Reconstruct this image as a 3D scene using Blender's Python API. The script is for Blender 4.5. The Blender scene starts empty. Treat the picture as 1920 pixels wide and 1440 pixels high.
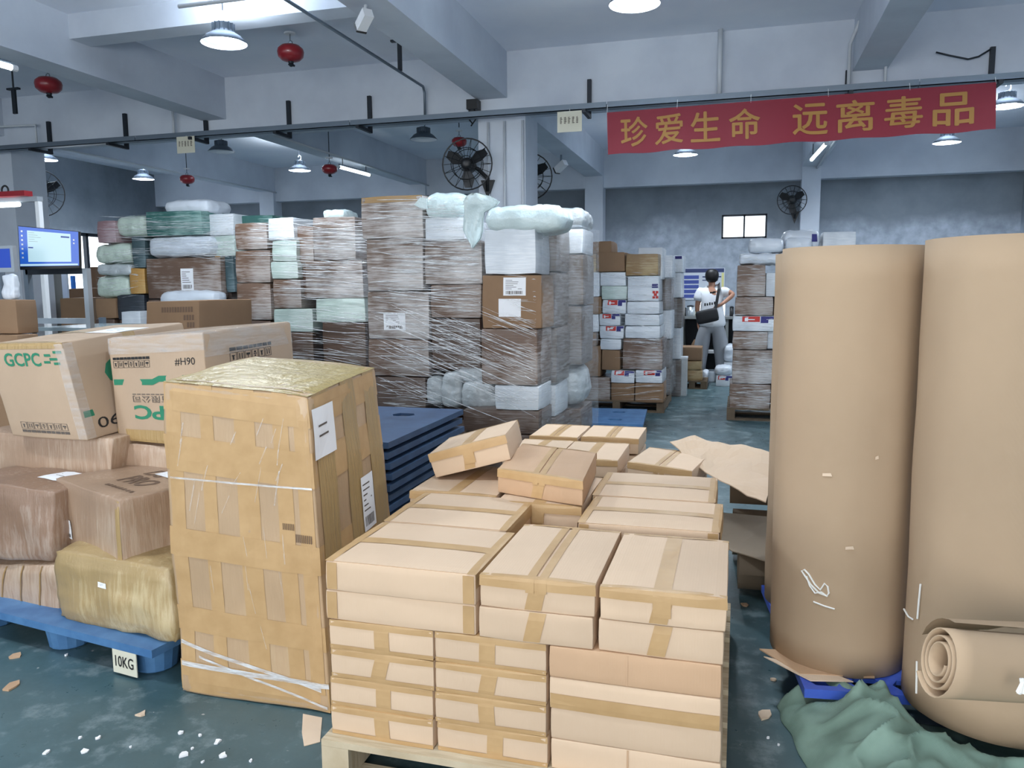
import bpy, bmesh, math, random
from mathutils import Vector, Matrix, noise

sc = bpy.context.scene
rnd = random.Random(11)
PI = math.pi

# ------------------------------------------------------------------ camera
FPX = 1480.0
YAW, PITCH, ROLL = math.radians(16.0), math.radians(6.9), math.radians(0.42)
CAM = Vector((0, 0, 1.5))
_F0 = Vector((-math.sin(YAW), math.cos(YAW), 0)); _R0 = Vector((math.cos(YAW), math.sin(YAW), 0)); _Z = Vector((0, 0, 1))
FW = _F0 * math.cos(PITCH) - _Z * math.sin(PITCH)
_U0 = _Z * math.cos(PITCH) + _F0 * math.sin(PITCH)
RT = _R0 * math.cos(ROLL) - _U0 * math.sin(ROLL)
UP = _U0 * math.cos(ROLL) + _R0 * math.sin(ROLL)
cam_d = bpy.data.cameras.new('camera'); cam = bpy.data.objects.new('camera', cam_d)
sc.collection.objects.link(cam)
cam_d.sensor_width = 36; cam_d.lens = FPX / 1920 * 36; cam_d.clip_end = 100
M = Matrix((RT, UP, -FW)).transposed().to_4x4(); M.translation = CAM
cam.matrix_world = M
sc.camera = cam

# ------------------------------------------------------------------ world, daylight, exposure
w = bpy.data.worlds.new('sky'); sc.world = w; w.use_nodes = True
w.node_tree.nodes['Background'].inputs[0].default_value = (0.80, 0.90, 1.0, 1)
w.node_tree.nodes['Background'].inputs[1].default_value = 1.7
def area_light(name, loc, rot, sx, sy, power, col):
    d = bpy.data.lights.new(name, 'AREA'); d.shape = 'RECTANGLE'; d.size = sx; d.size_y = sy; d.energy = power; d.color = col
    o = bpy.data.objects.new(name, d); sc.collection.objects.link(o); o.location = loc; o.rotation_euler = rot
    return o
# daylight through the open loading side behind the camera
area_light('daylight_loading_door', (-0.9, -4.9, 1.9), (math.radians(90), 0, 0), 7.0, 3.2, 215, (1.0, 0.96, 0.90))
sc.view_settings.view_transform = 'Standard'; sc.view_settings.look = 'None'
sc.view_settings.exposure = 0.38; sc.view_settings.gamma = 1.0; sc.view_settings.use_curve_mapping = False

# ------------------------------------------------------------------ measuring helpers (photo pixel + known distance -> world)
def ray(px, py): return FW + RT * ((px - 960) / FPX) + UP * ((720 - py) / FPX)
def at(px, py, Y):
    d = ray(px, py); return CAM + d * (Y / d.y)
def atz(px, py, z):
    d = ray(px, py); return CAM + d * ((z - CAM.z) / d.z)
def atx(px, py, X):
    d = ray(px, py); return CAM + d * (X / d.x)

# ------------------------------------------------------------------ materials
def s2l(c):
    return tuple(((v / 255) / 12.92 if v / 255 <= 0.04045 else ((v / 255 + 0.055) / 1.055) ** 2.4) for v in c)
MATS = {}
def pmat(name, col, rough=0.6, metal=0.0, spec=0.5, coat=0.0, coat_rough=0.1, emit=None, estr=0.0, alpha=1.0, trans=0.0):
    m = bpy.data.materials.new(name); m.use_nodes = True
    b = m.node_tree.nodes['Principled BSDF']
    c = s2l(col) + (1,)
    b.inputs['Base Color'].default_value = c; b.inputs['Roughness'].default_value = rough; b.inputs['Metallic'].default_value = metal
    b.inputs['Specular IOR Level'].default_value = spec; b.inputs['Coat Weight'].default_value = coat; b.inputs['Coat Roughness'].default_value = coat_rough
    b.inputs['Alpha'].default_value = alpha; b.inputs['Transmission Weight'].default_value = trans
    if emit: b.inputs['Emission Color'].default_value = s2l(emit) + (1,); b.inputs['Emission Strength'].default_value = estr
    MATS[name] = m
    return m
def N(m, t, **kw):
    n = m.node_tree.nodes.new(t)
    for k, v in kw.items():
        if k in n.inputs: n.inputs[k].default_value = v
        else: setattr(n, k, v)
    return n
def L(m, a, b): m.node_tree.links.new(a, b)
def bsdf(m): return m.node_tree.nodes['Principled BSDF']
def coords(m, scale=(1, 1, 1), rot=(0, 0, 0), src='Object'):
    tc = N(m, 'ShaderNodeTexCoord'); mp = N(m, 'ShaderNodeMapping')
    mp.inputs['Scale'].default_value = scale; mp.inputs['Rotation'].default_value = rot
    L(m, tc.outputs[src], mp.inputs['Vector']); return mp.outputs['Vector']
def noise_tex(m, vec, scale, detail=4, rough=0.55):
    n = N(m, 'ShaderNodeTexNoise'); n.inputs['Scale'].default_value = scale; n.inputs['Detail'].default_value = detail; n.inputs['Roughness'].default_value = rough
    L(m, vec, n.inputs['Vector']); return n.outputs['Fac']
def ramp(m, fac, stops):
    r = N(m, 'ShaderNodeValToRGB')
    while len(r.color_ramp.elements) < len(stops): r.color_ramp.elements.new(0.5)
    for e, (p, c) in zip(r.color_ramp.elements, stops):
        e.position = p; e.color = (c if len(c) == 4 else tuple(c) + (1,))
    L(m, fac, r.inputs['Fac']); return r.outputs['Color']
def mixc(m, fac, a, b):
    x = N(m, 'ShaderNodeMix', data_type='RGBA')
    for sck, v in ((x.inputs[0], fac), (x.inputs[6], a), (x.inputs[7], b)):
        if hasattr(v, 'is_linked'): L(m, v, sck)
        else: sck.default_value = v
    return x.outputs[2]
def bump(m, h, strength=0.2, dist=0.01):
    b = N(m, 'ShaderNodeBump'); b.inputs['Strength'].default_value = strength; b.inputs['Distance'].default_value = dist
    L(m, h, b.inputs['Height']); return b.outputs['Normal']
def g(v): return (v, v, v, 1)

def carton_mat(name, col, var=0.09, rough=0.78, coat=0.0, ribs=True):
    m = pmat(name, col, rough, coat=coat); b = bsdf(m)
    v = coords(m); c = s2l(col)
    n1 = noise_tex(m, v, 3.0, 5)
    info = N(m, 'ShaderNodeObjectInfo')
    base = ramp(m, n1, [(0.3, [x * (1 - var) for x in c]), (0.7, [x * (1 + var) for x in c])])
    hs = N(m, 'ShaderNodeHueSaturation'); L(m, base, hs.inputs['Color'])
    mr = N(m, 'ShaderNodeMapRange'); mr.inputs['To Min'].default_value = 0.90; mr.inputs['To Max'].default_value = 1.08
    L(m, info.outputs['Random'], mr.inputs['Value']); L(m, mr.outputs['Result'], hs.inputs['Value'])
    L(m, hs.outputs['Color'], b.inputs['Base Color'])
    if ribs:
        wv = N(m, 'ShaderNodeTexWave', wave_type='BANDS', bands_direction='X'); wv.inputs['Scale'].default_value = 40; wv.inputs['Distortion'].default_value = 0.6
        L(m, v, wv.inputs['Vector'])
        L(m, bump(m, wv.outputs['Fac'], 0.06, 0.002), b.inputs['Normal'])
    return m
def wrapped_mat(name, col, film, amount=0.5, coat=0.7, scale=(2.2, 2.2, 30), rot=(0, 0.06, 0)):
    """parcel surface under stretch film: fine mostly level creases, film haze and glints painted over the parcel colour"""
    m = pmat(name, col, 0.55, coat=coat, coat_rough=0.16); b = bsdf(m)
    v0 = coords(m); v = coords(m, scale, rot)
    n1 = noise_tex(m, v, 2.6, 8, 0.65); n2 = noise_tex(m, v0, 2.2, 3)
    c = s2l(col)
    base = ramp(m, n2, [(0.3, [x * 0.85 for x in c]), (0.7, [x * 1.12 for x in c])])
    ad = N(m, 'ShaderNodeMath', operation='ADD'); L(m, n1, ad.inputs[0])
    mr = N(m, 'ShaderNodeMapRange'); mr.inputs['From Min'].default_value = 0.35; mr.inputs['From Max'].default_value = 0.65
    mr.inputs['To Min'].default_value = -0.2; mr.inputs['To Max'].default_value = 0.17
    L(m, n2, mr.inputs['Value']); L(m, mr.outputs['Result'], ad.inputs[1])
    f = ramp(m, ad.outputs[0], [(0.60 - 0.28 * amount, g(0)), (0.74, g(min(1, amount + 0.15)))])
    L(m, mixc(m, f, base, s2l(film) + (1,)), b.inputs['Base Color'])  # whitish haze and sheen of the film mixed into the base colour
    nrm = bump(m, n1, 0.55, 0.012)
    L(m, nrm, b.inputs['Coat Normal']); L(m, bump(m, n1, 0.25, 0.01), b.inputs['Normal'])
    return m
def bag_mat(name, col, rough=0.32, crease=9.0, strength=0.8):
    m = pmat(name, col, rough, coat=0.35, coat_rough=0.12); b = bsdf(m)
    v = coords(m)
    n1 = noise_tex(m, v, crease, 6, 0.6); n2 = noise_tex(m, v, 2.5, 2); c = s2l(col)
    L(m, ramp(m, n2, [(0.3, [x * 0.86 for x in c]), (0.7, [min(1, x * 1.06) for x in c])]), b.inputs['Base Color'])
    nn = bump(m, n1, strength, 0.02)
    L(m, nn, b.inputs['Normal']); L(m, nn, b.inputs['Coat Normal'])
    return m

carton_mat('carton_tan', (210, 183, 155), 0.04); carton_mat('carton_kraft', (190, 156, 124), 0.06); carton_mat('carton_printed', (172, 149, 126), 0.06)
carton_mat('carton_dull', (134, 106, 80)); carton_mat('carton_dark', (104, 80, 60)); carton_mat('carton_pale', (212, 190, 166))
carton_mat('carton_inside', (150, 116, 84), ribs=False)
wrapped_mat('wrap_brown', (104, 78, 60), (190, 184, 180), 0.62)
wrapped_mat('wrap_bright', (108, 88, 74), (206, 203, 202), 0.95)
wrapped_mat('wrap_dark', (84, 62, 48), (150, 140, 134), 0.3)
wrapped_mat('wrap_grey', (94, 84, 76), (150, 152, 156), 0.45)
wrapped_mat('wrap_gold', (136, 104, 58), (214, 196, 150), 0.3)
wrapped_mat('wrap_white', (206, 214, 222), (240, 244, 248), 0.5)
wrapped_mat('wrap_pale', (180, 200, 192), (226, 236, 232), 0.5)
wrapped_mat('wrap_teal', (44, 100, 94), (170, 200, 196), 0.5)
wrapped_mat('wrap_slate', (58, 82, 88), (140, 160, 168), 0.25)
wrapped_mat('wrap_navy', (34, 42, 52), (90, 100, 112), 0.15)
wrapped_mat('wrap_mauve', (150, 118, 122), (214, 200, 206), 0.4)
wrapped_mat('wrap_yellow', (188, 142, 72), (214, 190, 140), 0.15)
wrapped_mat('pvc_wrap_tan', (160, 132, 108), (200, 182, 162), 0.3, scale=(26, 26, 2.2))
wrapped_mat('pvc_wrap_brown', (138, 108, 86), (190, 174, 160), 0.3, scale=(20, 20, 2.6))
wrapped_mat('pvc_wrap_gold', (168, 142, 96), (214, 198, 160), 0.35, scale=(20, 20, 2.0))
wrapped_mat('box_taped', (184, 154, 120), (198, 172, 136), 0.2, coat=0.45, scale=(22, 22, 1.6))
bag_mat('bag_white', (206, 224, 226)); bag_mat('bag_grey', (186, 194, 198)); bag_mat('bag_pale', (196, 212, 200))
bag_mat('bag_crisp', (214, 222, 232), 0.4, 5.0, 0.3)
bag_mat('sack_black', (26, 28, 32), 0.35)
tape = pmat('packing_tape', (176, 140, 94), 0.45, spec=0.3, coat=0.10, coat_rough=0.2)
_n = noise_tex(tape, coords(tape), 14, 3); L(tape, ramp(tape, _n, [(0.3, s2l((180, 146, 102))), (0.75, s2l((192, 158, 114)))]), bsdf(tape).inputs['Base Color'])
_nn = bump(tape, noise_tex(tape, coords(tape), 55, 4), 0.35, 0.004); L(tape, _nn, bsdf(tape).inputs['Coat Normal'])
tapec = pmat('clear_gold_tape', (170, 142, 96), 0.34, coat=0.3, coat_rough=0.1)
_nn = bump(tapec, noise_tex(tapec, coords(tapec, (14, 14, 1.5)), 4, 5), 0.6, 0.01); L(tapec, _nn, bsdf(tapec).inputs['Coat Normal']); L(tapec, _nn, bsdf(tapec).inputs['Normal'])
m_ = pmat('top_gold_film', (166, 144, 84), 0.42, coat=0.25, coat_rough=0.2); _nn = bump(m_, noise_tex(m_, coords(m_), 16, 5), 0.7, 0.02); L(m_, _nn, bsdf(m_).inputs['Normal']); L(m_, _nn, bsdf(m_).inputs['Coat Normal'])
taped = pmat('old_brown_tape', (150, 118, 70), 0.3, coat=0.5)
pmat('paper_white', (236, 238, 242), 0.7); pmat('paper_yellow', (226, 218, 90), 0.6); pmat('ink_black', (28, 28, 30), 0.7); pmat('ink_grey', (92, 84, 78), 0.8)
pmat('ink_brown', (104, 82, 66), 0.8); pmat('ink_green', (38, 122, 92), 0.7); pmat('ink_red', (196, 48, 40), 0.6); pmat('ink_blue', (44, 44, 120), 0.6)
pmat('steel_dark', (38, 44, 52), 0.5, 0.4); pmat('steel_grey', (112, 124, 136), 0.45, 0.5); pmat('aluminium', (196, 204, 210), 0.35, 0.8)
pmat('plastic_black', (20, 22, 25), 0.45); pmat('plastic_white', (222, 226, 230), 0.4); pmat('pipe_white', (196, 202, 208), 0.5)
pmat('red_paint', (140, 26, 36), 0.35, coat=0.3); pmat('lamp_metal', (96, 106, 116), 0.4, 0.6)
pmat('lamp_glow', (255, 255, 255), 0.5, emit=(226, 240, 255), estr=9.0)
pmat('lamp_off', (196, 206, 212), 0.3); pmat('lamp_white', (232, 238, 246), 0.35)
pmat('tube_glow', (255, 255, 255), 0.5, emit=(238, 250, 255), estr=7.0)
pmat('window_glow', (255, 255, 255), 0.5, emit=(240, 248, 255), estr=1.6)
pmat('screen_blue', (20, 60, 150), 0.3, emit=(30, 96, 190), estr=0.5); pmat('screen_pale', (120, 140, 150), 0.3, emit=(190, 224, 234), estr=0.55)
pmat('screen_dim', (20, 40, 120), 0.3, emit=(50, 84, 180), estr=0.5)
pmat('skin', (176, 128, 104), 0.55); pmat('hair_black', (16, 15, 16), 0.5); pmat('shirt_white', (224, 228, 234), 0.8); pmat('trouser_grey', (146, 150, 156), 0.85)
pmat('bag_fabric_black', (18, 20, 26), 0.6); pmat('shoe_dark', (40, 40, 44), 0.6)
pmat('banner_red', (132, 16, 42), 0.6); pmat('letter_gold', (168, 122, 56), 0.6); pmat('notice_cream', (206, 204, 186), 0.7)
pmat('poster_white', (204, 212, 222), 0.5); pmat('poster_blue', (66, 84, 160), 0.5); pmat('poster_navy', (44, 58, 104), 0.5); pmat('poster_yellow', (226, 220, 150), 0.5)
pmat('chalk', (238, 238, 234), 0.9); pmat('desk_grey', (128, 132, 132), 0.6); pmat('glass_grey', (150, 166, 172), 0.15); pmat('blue_steel', (46, 110, 190), 0.4, 0.3)
def simple_noise_mat(name, c1, c2, scale, rough, bstr=0.0, coat=0.0, sc3=(1, 1, 1), lo=0.35, hi=0.68):
    m = pmat(name, c1, rough, coat=coat); v = coords(m, sc3); n = noise_tex(m, v, scale, 6)
    L(m, ramp(m, n, [(lo, s2l(c1)), (hi, s2l(c2))]), bsdf(m).inputs['Base Color'])
    if bstr: L(m, bump(m, n, bstr, 0.02), bsdf(m).inputs['Normal'])
    return m
simple_noise_mat('pallet_blue', (62, 104, 150), (84, 128, 172), 9, 0.45); simple_noise_mat('pallet_bright_blue', (52, 84, 186), (72, 104, 204), 6, 0.4)
simple_noise_mat('pallet_dark_blue', (40, 62, 92), (54, 80, 112), 6, 0.5)
simple_noise_mat('pallet_navy_rim', (28, 40, 58), (40, 54, 76), 6, 0.5)
simple_noise_mat('wood_pale', (206, 192, 166), (176, 158, 128), 5, 0.8, 0.2, sc3=(1, 12, 1)); simple_noise_mat('wood_old', (112, 96, 76), (84, 70, 56), 5, 0.85, 0.2, sc3=(1, 12, 1))
simple_noise_mat('wall_paint', (146, 154, 164), (164, 172, 182), 0.7, 0.85, 0.04)
def wall_back_mat():
    m = pmat('wall_old', (120, 128, 136), 0.9); v = coords(m, src='Object')
    n = noise_tex(m, v, 0.9, 8, 0.62); n2 = noise_tex(m, v, 6, 6)
    sep = N(m, 'ShaderNodeSeparateXYZ'); L(m, v, sep.inputs[0])
    # lighter tone below about 2.3 m, ragged upper border
    ad = N(m, 'ShaderNodeMath', operation='MULTIPLY_ADD'); L(m, n, ad.inputs[0]); ad.inputs[1].default_value = 1.6; L(m, sep.outputs['Z'], ad.inputs[2])
    base = ramp(m, n, [(0.35, s2l((104, 113, 122))), (0.7, s2l((134, 143, 152)))])
    lower_tone = ramp(m, n2, [(0.35, s2l((146, 156, 168))), (0.65, s2l((176, 186, 198)))])
    mr = N(m, 'ShaderNodeMapRange'); mr.inputs['From Min'].default_value = 3.15; mr.inputs['From Max'].default_value = 3.55; mr.inputs['To Min'].default_value = 1; mr.inputs['To Max'].default_value = 0
    L(m, ad.outputs[0], mr.inputs['Value'])
    L(m, mixc(m, mr.outputs['Result'], base, lower_tone), bsdf(m).inputs['Base Color']); L(m, bump(m, n2, 0.1, 0.02), bsdf(m).inputs['Normal'])
wall_back_mat()
simple_noise_mat('ceiling_paint', (222, 229, 242), (238, 242, 250), 0.8, 0.9, 0.03)
simple_noise_mat('beam_paint', (188, 196, 208), (208, 216, 226), 1.2, 0.85, 0.05)
def floor_mat():
    m = pmat('floor_epoxy', (50, 82, 80), 0.3); b = bsdf(m); v = coords(m, src='Object')
    n1 = noise_tex(m, v, 0.9, 7, 0.62); n2 = noise_tex(m, v, 5.5, 8, 0.7); n3 = noise_tex(m, v, 17, 4, 0.6)
    base = ramp(m, n1, [(0.3, s2l((48, 74, 80))), (0.72, s2l((84, 110, 116)))])
    base = mixc(m, ramp(m, n2, [(0.52, g(0)), (0.68, g(0.75))]), base, s2l((132, 148, 152)) + (1,))
    base = mixc(m, ramp(m, n3, [(0.70, g(0)), (0.73, g(0.85))]), base, s2l((168, 170, 168)) + (1,))
    L(m, base, b.inputs['Base Color'])
    L(m, ramp(m, n2, [(0.3, g(0.22)), (0.7, g(0.55))]), b.inputs['Roughness']); L(m, bump(m, n2, 0.06, 0.01), b.inputs['Normal'])
floor_mat()
def roll_mat(name, col):
    m = pmat(name, col, 0.8); v = coords(m); b = bsdf(m); c = s2l(col)
    n = noise_tex(m, v, 1.6, 4)
    L(m, ramp(m, n, [(0.3, [x * 0.93 for x in c]), (0.7, [x * 1.06 for x in c])]), b.inputs['Base Color'])
    at_ = N(m, 'ShaderNodeUVMap'); wv = N(m, 'ShaderNodeTexWave', wave_type='BANDS', bands_direction='X'); wv.inputs['Scale'].default_value = 55
    L(m, at_.outputs[0], wv.inputs['Vector']); L(m, bump(m, wv.outputs['Fac'], 0.4, 0.003), b.inputs['Normal'])
roll_mat('corrugated', (186, 161, 133)); roll_mat('corrugated_grey', (138, 124, 106))
def sack_mat():
    m = pmat('sack_green', (112, 146, 130), 0.75); v = coords(m); b = bsdf(m)
    n = noise_tex(m, v, 5, 4); bw = N(m, 'ShaderNodeTexWave', wave_type='BANDS', bands_direction='DIAGONAL'); bw.inputs['Scale'].default_value = 90; L(m, v, bw.inputs['Vector'])
    L(m, ramp(m, n, [(0.3, s2l((100, 126, 114))), (0.7, s2l((130, 156, 143)))]), b.inputs['Base Color']); L(m, bump(m, bw.outputs['Fac'], 0.15, 0.002), b.inputs['Normal'])
sack_mat()
def film_mat(name, alpha, rough=0.14):
    m = pmat(name, (232, 236, 240), rough, coat=1.0, coat_rough=0.06); b = bsdf(m)
    v = coords(m, (3, 3, 22)); n = noise_tex(m, v, 3, 6)
    L(m, ramp(m, n, [(0.35, g(alpha * 0.35)), (0.7, g(min(1, alpha * 1.5)))]), b.inputs['Alpha'])
    nn = bump(m, n, 0.5, 0.01); L(m, nn, b.inputs['Coat Normal']); L(m, nn, b.inputs['Normal'])
film_mat('film_crease', 0.75); film_mat('film_sheet', 0.22, 0.2)

# ------------------------------------------------------------------ mesh helpers
WORG = {}   # world origin of every linked object's own space
def link(name, verts, faces, mat, parent=None, smooth=False, base=None, uvs=None):
    """verts are world positions (or thing-local when the parent stands at the origin)"""
    if parent is not None: org = WORG[parent.name]
    elif base is not None: org = Vector(base)
    else:
        xs = [v[0] for v in verts]; ys = [v[1] for v in verts]; zs = [v[2] for v in verts]
        org = Vector(((min(xs) + max(xs)) / 2, (min(ys) + max(ys)) / 2, min(zs)))
    me = bpy.data.meshes.new(name)
    me.from_pydata([(v[0] - org.x, v[1] - org.y, v[2] - org.z) for v in verts], [], faces)
    if uvs:
        ul = me.uv_layers.new()
        for lp in me.loops: ul.data[lp.index].uv = uvs[lp.vertex_index]
    me.materials.append(MATS[mat]); me.update()
    if smooth: me.shade_smooth()
    o = bpy.data.objects.new(name, me); sc.collection.objects.link(o)
    if parent is not None: o.parent = parent
    else: o.location = org
    WORG[o.name] = org
    return o
def tag(o, label=None, cat=None, group=None, kind=None):
    for k, v in (('label', label), ('category', cat), ('group', group), ('kind', kind)):
        if v: o[k] = v
    return o
def empty(name, loc=(0, 0, 0)):
    o = bpy.data.objects.new(name, None); sc.collection.objects.link(o); o.location = loc; o.empty_display_size = 0.1
    WORG[o.name] = Vector(loc); return o
def copy_tree(o, parent=None):
    c = o.copy(); sc.collection.objects.link(c); c.parent = parent
    for ch in o.children: copy_tree(ch, c)
    return c
class MB:
    def __init__(s): s.v = []; s.f = []
    def quad(s, a, b, c, d):
        i = len(s.v); s.v += [Vector(a), Vector(b), Vector(c), Vector(d)]; s.f.append((i, i + 1, i + 2, i + 3)); return s
    def box(s, x0, x1, y0, y1, z0, z1, M=None):
        i = len(s.v)
        for z in (z0, z1):
            for x, y in ((x0, y0), (x1, y0), (x1, y1), (x0, y1)):
                p = Vector((x, y, z)); s.v.append(M @ p if M else p)
        s.f += [tuple(i + k for k in q) for q in ((0, 3, 2, 1), (4, 5, 6, 7), (0, 1, 5, 4), (1, 2, 6, 5), (2, 3, 7, 6), (3, 0, 4, 7))]; return s
    def tube(s, pts, r, seg=8, cap=True):
        pts = [Vector(p) for p in pts]; n = len(pts); i0 = len(s.v); up = None
        rs = r if isinstance(r, (list, tuple)) else [r] * n
        for k in range(n):
            t = (pts[min(k + 1, n - 1)] - pts[max(k - 1, 0)]).normalized()
            if up is None: up = Vector((0, 0, 1)) if abs(t.z) < 0.9 else Vector((1, 0, 0))
            a = t.cross(up).normalized(); b = a.cross(t).normalized(); up = b
            for j in range(seg):
                th = 2 * PI * j / seg; s.v.append(pts[k] + (a * math.cos(th) + b * math.sin(th)) * rs[k])
        for k in range(n - 1):
            for j in range(seg):
                j2 = (j + 1) % seg; s.f.append((i0 + k * seg + j, i0 + k * seg + j2, i0 + (k + 1) * seg + j2, i0 + (k + 1) * seg + j))
        if cap: s.f.append(tuple(i0 + j for j in range(seg))[::-1]); s.f.append(tuple(i0 + (n - 1) * seg + j for j in range(seg)))
        return s
    def ring(s, c, R, r, M=None, seg=28, ts=5):
        i0 = len(s.v)
        for k in range(seg):
            a = 2 * PI * k / seg
            for j in range(ts):
                b = 2 * PI * j / ts; p = Vector(((R + r * math.cos(b)) * math.cos(a), (R + r * math.cos(b)) * math.sin(a), r * math.sin(b)))
                s.v.append((M @ p if M else p) + Vector(c))
        for k in range(seg):
            for j in range(ts):
                k2 = (k + 1) % seg; j2 = (j + 1) % ts
                s.f.append((i0 + k * ts + j, i0 + k2 * ts + j, i0 + k2 * ts + j2, i0 + k * ts + j2))
        return s
    def lathe(s, prof, seg=24, M=None, cap=True):
        i0 = len(s.v)
        for r, z in prof:
            for j in range(seg):
                th = 2 * PI * j / seg; p = Vector((r * math.cos(th), r * math.sin(th), z)); s.v.append(M @ p if M else p)
        for k in range(len(prof) - 1):
            for j in range(seg):
                j2 = (j + 1) % seg; s.f.append((i0 + k * seg + j, i0 + k * seg + j2, i0 + (k + 1) * seg + j2, i0 + (k + 1) * seg + j))
        if cap: s.f.append(tuple(i0 + j for j in range(seg))[::-1]); s.f.append(tuple(i0 + (len(prof) - 1) * seg + j for j in range(seg)))
        return s
    def build(s, name, mat, parent=None, smooth=False, base=None): return link(name, s.v, s.f, mat, parent, smooth, base)
def fbm(p, sc_, seed=0.0, oct_=3):
    return noise.fractal(Vector(p) * sc_ + Vector((seed, seed * 1.7, -seed)), 1.0, 2.0, oct_)

# ---- text and icon outlines as flat meshes, mapped onto surfaces
_txt = {}
def text_mesh(body, bold=0.0):
    k = (body, bold)
    if k not in _txt:
        cu = bpy.data.curves.new('t', 'FONT'); cu.body = body; cu.size = 1.0; cu.offset = bold; cu.resolution_u = 3
        o = bpy.data.objects.new('t', cu); sc.collection.objects.link(o)
        dg = bpy.context.evaluated_depsgraph_get(); me = o.evaluated_get(dg).to_mesh()
        vs = [v.co.copy() for v in me.vertices]; fs = [tuple(p.vertices) for p in me.polygons]
        o.evaluated_get(dg).to_mesh_clear(); bpy.data.objects.remove(o); bpy.data.curves.remove(cu)
        if not vs: vs = [Vector((0, 0, 0)), Vector((1, 0, 0)), Vector((1, 1, 0))]; fs = [(0, 1, 2)]
        x0 = min(v.x for v in vs); x1 = max(v.x for v in vs); y0 = min(v.y for v in vs); y1 = max(v.y for v in vs)
        _txt[k] = ([((v.x - x0) / max(x1 - x0, 1e-5), (v.y - y0) / max(y1 - y0, 1e-5)) for v in vs], fs, (x1 - x0) / max(y1 - y0, 1e-5))
    return _txt[k]

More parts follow.
